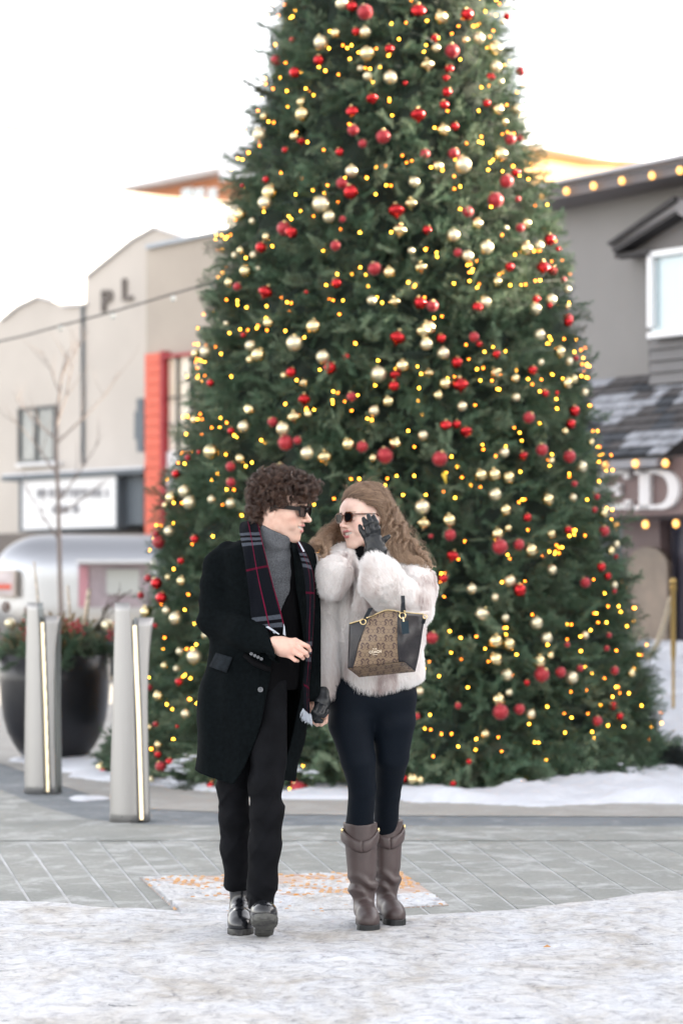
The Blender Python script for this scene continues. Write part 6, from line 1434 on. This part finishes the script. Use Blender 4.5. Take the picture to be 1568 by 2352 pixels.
# swept back from the hairline across the near side of the head
for i in range(190):
    # start points along the hairline of her left side (towards the camera's right) and the top
    t=r.rand(); side=r.rand()
    u0=.15+1.05*t; v0=1.15-.75*t+r.normal()*.07
    a=todp(W2(u0,v0)); b=todp(W2(u0+.55,v0+.10)); c=todp(W2(u0+1.15,max(.0,v0-.25)))
    e=r.rand(); ex=900+88*e+r.normal()*5; ey=1262+42*e**1.2+r.normal()*8-14*(1-e)*r.rand()
    midx=.5*c[0]+.5*ex-7; midy=.42*c[1]+.58*ey-10
    if (r.rand()<.30): ex=878+20*r.rand(); ey=1240+25*r.rand(); 
    lock([a,b,c,(midx,midy,-.0+r.normal()*.03),(ex,ey,-.09+.05*r.rand())],26,.0030,.0036,.0085+.006*r.rand(),.055+.02*r.rand())
# combed back from the forehead hairline, following the skull
for i in range(460):
    az=r.uniform(-1.25,1.35); el=r.uniform(.0,.10)+.50*math.cos(az*1.12)+ (r.rand()<.6)*r.uniform(0,.75); q=Vector((math.cos(az)*math.cos(el),math.sin(az)*math.cos(el),math.sin(el))); pa=[]
    flow=Vector((-1,.38+.25*r.normal(),.05+.1*r.normal()-.25*abs(az)))
    for k in range(6):
        R0=(.108+.003*k*(k<3),.090+.003*k*(k<3),.098); w3=WMo+WMm@(Vector((-.022+R0[0]*q.x,R0[1]*q.y,.040+R0[2]*q.z))*WS); pa.append(todp(w3)); q=(q+(flow-q*flow.dot(q)).normalized()*.27).normalized()
    lock(pa,16,.0035,.006,.0022,.05)
# over the crown to the back
for i in range(60):
    u0=-.9+1.3*r.rand(); a=todp(W2(u0*.4,1.15)); b=todp(W2(u0+.8,1.3)); c=todp(W2(2.2+u0*.3,.7)); lock([a,b,c,(895+30*r.rand(),1215+20*r.rand(),.09)],20,.004,.010,.004,.07)
# near-side temple hair between the glasses and the fingers
for i in range(34):
    u0=.95+.35*r.rand(); v0=.55-.5*r.rand(); a=todp(W2(u0,v0)); b=todp(W2(u0+.35,v0-.12)); lock([a,b,(884+14*r.rand(),1205+25*r.rand(),-.05),(905+30*r.rand(),1262+18*r.rand(),-.10),(930+45*r.rand(),1283+14*r.rand(),-.10)],22,.003,.006,.007,.055)
# far side, blown out to the left behind the face and onto the coat
for i in range(64):
    e=r.rand(); x1=738-32*e+r.normal()*3; y1=1254+20*e*r.rand()+r.normal()*4
    st=(788+r.normal()*6,1190+16*r.rand(),.10)
    if r.rand()<.4: x1=735+22*r.rand(); y1=1262+20*r.rand()
    lock([(822,1160,.12),st,(768+r.normal()*5,1219+8*r.normal(),.06),(750+r.normal()*5,1234+6*r.normal(),.0),(x1,y1,-.10-.03*r.rand())],20,.005,.006,.008+.004*r.rand(),.05+.015*r.rand())
for x1,y1 in((735,1287),(742,1280),(728,1274)): lock([(790,1205,.08),(765,1228,.03),(742,1247,-.08),(748,1262,-.13),(745,1278,-.15),(x1,y1,-.155),(x1-6,y1-6,-.15)],26,.004,.0025,.0045,.035)
for x1,y1 in((992,1312),(998,1305),(985,1300)): lock([(935,1240,-.04),(955,1262,-.08),(972,1278,-.09),(985,1290,-.09),(x1,y1,-.085)],24,.004,.002,.006,.032)
# fly-aways
for i in range(130):
    u0=r.uniform(-.6,2.4); v0=r.uniform(.3,1.5); a=W2(u0,v0); n3=(a-WMo).normalized(); b_=a+n3*r.uniform(.004,.018)+Vector((r.normal()*.02,0,r.normal()*.01)); c_=b_+Vector((r.uniform(.0,.05),r.normal()*.02,r.uniform(-.03,.005)))
    lock([todp(a),todp(b_),todp(c_)],1,0,0,.003,.04,.00024)
for i in range(130):
    t=r.rand(); x,y=888+95*t,1160+125*t; lock([(x-15,y+5,-.02),(x+6+12*r.rand(),y-2+8*r.normal(),-.03),(x+14+10*r.rand(),y+16+8*r.normal(),-.04)],1,0,0,.004,.03,.00025)
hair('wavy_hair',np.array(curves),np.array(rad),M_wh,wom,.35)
# ================================================================ handbag
def canvas_mat():
    m=bpy.data.materials.new('monogram_canvas'); m.use_nodes=True; nt=m.node_tree; b=nt.nodes['Principled BSDF']; L=nt.links.new
    uv=N(nt,'ShaderNodeUVMap'); uv.uv_map='UVMap'; sp=N(nt,'ShaderNodeSeparateXYZ'); L(uv.outputs[0],sp.inputs[0])
    def M_(op,a,b_=None,c=None):
        n=N(nt,'ShaderNodeMath',operation=op)
        for i,v in enumerate((a,b_,c)):
            if v is None: continue
            if isinstance(v,(int,float)): n.inputs[i].default_value=v
            else: L(v,n.inputs[i])
        return n.outputs[0]
    px,py=.060,.060   # one 2x2 block of paired ovals
    X_,Y_=sp.outputs[0],sp.outputs[1]
    def group(ox,oy,vert):
        fx=M_('SUBTRACT',M_('MODULO',M_('ADD',X_,ox+10*px),px),px/2); fy=M_('SUBTRACT',M_('MODULO',M_('ADD',Y_,oy+10*py),py),py/2)
        res=None
        for s in(-1,1):
            if vert: cx,cy,rx,ry=s*.0084,0,.0069,.0101; ox_,oy_=0,.0056
            else: cx,cy,rx,ry=s*.0089,0,.0086,.0074; ox_,oy_=s*.0052,0
            e=lambda dx,dy,ax,ay:M_('ADD',M_('POWER',M_('DIVIDE',M_('SUBTRACT',fx,dx),ax),2),M_('POWER',M_('DIVIDE',M_('SUBTRACT',fy,dy),ay),2))
            inn=e(cx,cy,rx,ry); out=e(cx+ox_,cy+oy_,rx*1.12,ry*1.12)
            ring=M_('MULTIPLY',M_('GREATER_THAN',inn,.92),M_('LESS_THAN',inn,1.32)); cres=M_('MULTIPLY',M_('GREATER_THAN',inn,.92),M_('LESS_THAN',out,1.0))
            a=M_('MAXIMUM',ring,cres); res=a if res is None else M_('MAXIMUM',res,a)
        return res
    k=M_('MAXIMUM',M_('MAXIMUM',group(0,0,True),group(px/2,py/2,True)),M_('MAXIMUM',group(px/2,0,False),group(0,py/2,False)))
    return m,nt,b,k
def canvas(c1,c2,rough,coat,name):
    m,nt,b,k=canvas_mat(); m.name=name; x=N(nt,'ShaderNodeMix',data_type='RGBA'); nt.links.new(k,x.inputs[0]); x.inputs[6].default_value=(*c1,1); x.inputs[7].default_value=(*c2,1); nt.links.new(x.outputs[2],b.inputs['Base Color']); b.inputs['Roughness'].default_value=rough; b.inputs['Coat Weight'].default_value=coat
    return m
M_can=canvas((.20,.138,.083),(.068,.037,.028),.55,.15,'monogram_canvas'); M_can2=canvas((.0115,.0095,.012),(.005,.005,.007),.42,.06,'dark_monogram_canvas')
YB=9.20
B_=lambda x,y,dy=0:P(784+x*.14062,1359.7+y*.14062,YB+dy)
bag=empty('handbag',B_(620,1350),'brown monogram canvas tote handbag with dark side panels hanging from her raised arm','handbag')
top=[(130,520),(300,470),(460,410),(540,375),(640,330),(700,305),(760,296),(850,305),(915,320),(1000,330),(1100,342),(1220,354),(1340,365)]
tx=[a for a,b in top]; ty=[b for a,b in top]
def face(name,xl,xr,m,bulge=1,n=14,mm=20,dz=0,par=None):
    pts=[];uv=[]
    for i in range(mm):
        v=i/(mm-1)   # 0 bottom, 1 top
        yb=lambda x:np.interp(x,[105,930,1020,1200],[1245,1140,1140,1290])
        for j in range(n):
            u=j/(n-1); x0=np.interp(v,[0,.15,.5,.85,1],xl); x1=np.interp(v,[0,.15,.5,.85,1],xr); xb=x0+(x1-x0)*u
            y0=yb(xb); y1=np.interp(xb,tx,ty); y=y0+(y1-y0)*v
            bul=-.040*math.sin(math.pi*min(1,max(0,(xb-100)/1150)))**.7*math.sin(math.pi*(.12+.80*v))*bulge
            fold=.006*math.sin(xb*.012+y*.008)*math.sin(y*.006+1)*(1 if xb>900 else .3)
            q=B_(xb,y,bul+fold+dz+(.03*max(0,(xb-1020)/200)) ); pts.append(q); uv.append((xb*.14062/600*1.0,-y*.14062/600*1.0))
    return grid_mesh(name,pts,mm,n,m,par or bag,True,uv,thick=.003)
fp=face('front_panel',[190,225,285,400,460],[930,915,903,910,918],M_can)
face('side_panel',[105,112,122,130,130],[188,222,282,397,458],M_can2,n=8)
face('side_panel',[932,917,905,912,920],[1200,1235,1295,1335,1345],M_can2,n=14)
# bottom and back
def quadgrid(name,a,b,c,d,m,n=10,par=None,sag=0):
    pts=[];uv=[]
    for i in range(n):
        for j in range(n):
            s,t=j/(n-1),i/(n-1); q=(a.lerp(b,s)).lerp(d.lerp(c,s),t); q=q+Vector((0,0,-sag*math.sin(math.pi*s)*math.sin(math.pi*t))); pts.append(q); uv.append(((q.x)*1.0,q.z*1.0+q.y*.9))
    return grid_mesh(name,pts,n,n,m,par or bag,True,uv,thick=.002)
quadgrid('bottom_panel',B_(290,1390,.11),B_(1200,1300,.13),B_(1020,1142,-.004),B_(105,1246,.0),M_can)
quadgrid('gusset',B_(1200,1298,.13),B_(1340,520,.10),B_(1340,366,.05),B_(1020,1142,.0),M_can2)
quadgrid('back_panel',B_(290,1388,.112),B_(1200,1298,.132),B_(1340,366,.05),B_(130,520,.05),M_can2)
quadgrid('gusset',B_(105,1246,.0),B_(290,1388,.112),B_(150,520,.06),B_(128,520,.0),M_can2)
MB().tube([B_(x,y-4,-.004-.03*math.sin(math.pi*(x-100)/1250)*.35) for x,y in top],.0022,6).build('zip_edge',M_buckle,bag)
def ringg(c,R0,r0,m,par,tilt=0.3,name='ring'):
    g=MB(); pts=[c+Vector((R0*math.cos(a),R0*math.sin(a)*tilt,R0*math.sin(a))) for a in [2*math.pi*i/20 for i in range(21)]]; g.tube(pts,r0,6,False); return g.build(name,m,par,smooth=True)
M_strap=mat('strap_leather',(.004,.007,.010),.45,spec=.3)
ringg(B_(352,485,-.05),.0105,.0019,M_buckle,bag); ringg(B_(995,385,-.05),.0115,.0021,M_buckle,bag); ringg(B_(1362,405,.0),.0075,.0018,M_buckle,bag)
def strap(pts,w):
    g=MB()
    for i in range(len(pts)-1):
        a,b=pts[i],pts[i+1]; s=Vector((w/2,0,0)) if abs((b-a).z)>abs((b-a).x) else Vector((w/2*.6,0,w/2*.6)); g.prism([a-s,a+s,b+s,b-s],(0,.004,0))
    return g.build('handle',M_strap,bag)
strap([B_(385,440,-.05),B_(425,360,-.04),B_(480,260,-.02),B_(560,180,.03)],.016); strap([B_(990,330,-.052),B_(998,260,-.05),B_(1005,170,-.04),B_(1000,60,.0)],.015); strap([B_(1030,320,-.03),B_(1018,250,-.03),B_(1015,170,-.02),B_(1005,60,.01)],.010)
g=MB(); 
for x,y in((415,420),(1028,312),(950,330)): g.ball(B_(x,y,-.055),.0032,8,6)
g.build('rivet',M_buckle,bag)
g=MB(); g.tube([B_(1000,410,-.056),B_(1018,485,-.060)],.002,6); g.build('clip',M_buckle,bag)
g=MB(); g.prism([B_(968,488,-.062),B_(1090,470,-.062),B_(1106,676,-.060),B_(990,694,-.060)],(0,.003,0)); g.build('hang_tag',mat('navy_tag',(.006,.020,.030),.5,spec=.3),bag)
strap([B_(1350,430,.01),B_(1330,520,.02)],.014)
# stamped brand mark
M_wm=mat('stamped_foil',(.72,.62,.48),.4,.4); c=B_(550,978,-.047)
rx=R(-3.5)
Mx=Matrix.Translation(c)@Matrix.Rotation(-rx*-1,4,'Y')@Matrix(((1,0,0,0),(0,0,-1,0),(0,1,0,0),(0,0,0,1)))
Mx=Matrix.Translation(c)@Matrix.Rotation(R(-5),4,'Y')@Matrix(((1,0,0,0),(0,0,-1,0),(0,1,0,0),(0,0,0,1)))
text_mesh('lettering','COACH',.0135,M_wm,bag,Mx,.0008,.95,.0004,kind='stuff')
g=MB(); g.box(c+Vector((.000,0,-.0105)),(.019,.0014,.0016),rot=Matrix.Rotation(R(-5),3,'Y'))
# small horse-and-carriage emblem
e0=c+Vector((-.0005,0,.0115))
for dx,dz,w_,h_ in((-.0068,0,.003,.0022),(-.0088,.0014,.0016,.0014),(-.0035,0,.003,.002),(.003,.0006,.005,.0030),(.0065,.0026,.0012,.0016)): g.box(e0+Vector((dx,0,dz)),(w_,.0014,h_))
for dx in(-.008,-.0058,-.0045,-.0025): g.box(e0+Vector((dx,0,-.0022)),(.0005,.0014,.0026))
g.build('emblem',M_wm,bag)
g=MB()
for dx in(.0016,.0055): pts=[e0+Vector((dx+.0015*math.cos(a),0,-.0022+.0015*math.sin(a))) for a in [6.283*i/12 for i in range(13)]]; g.tube(pts,.0003,4,False)
g.build('emblem_wheels',M_wm,bag)
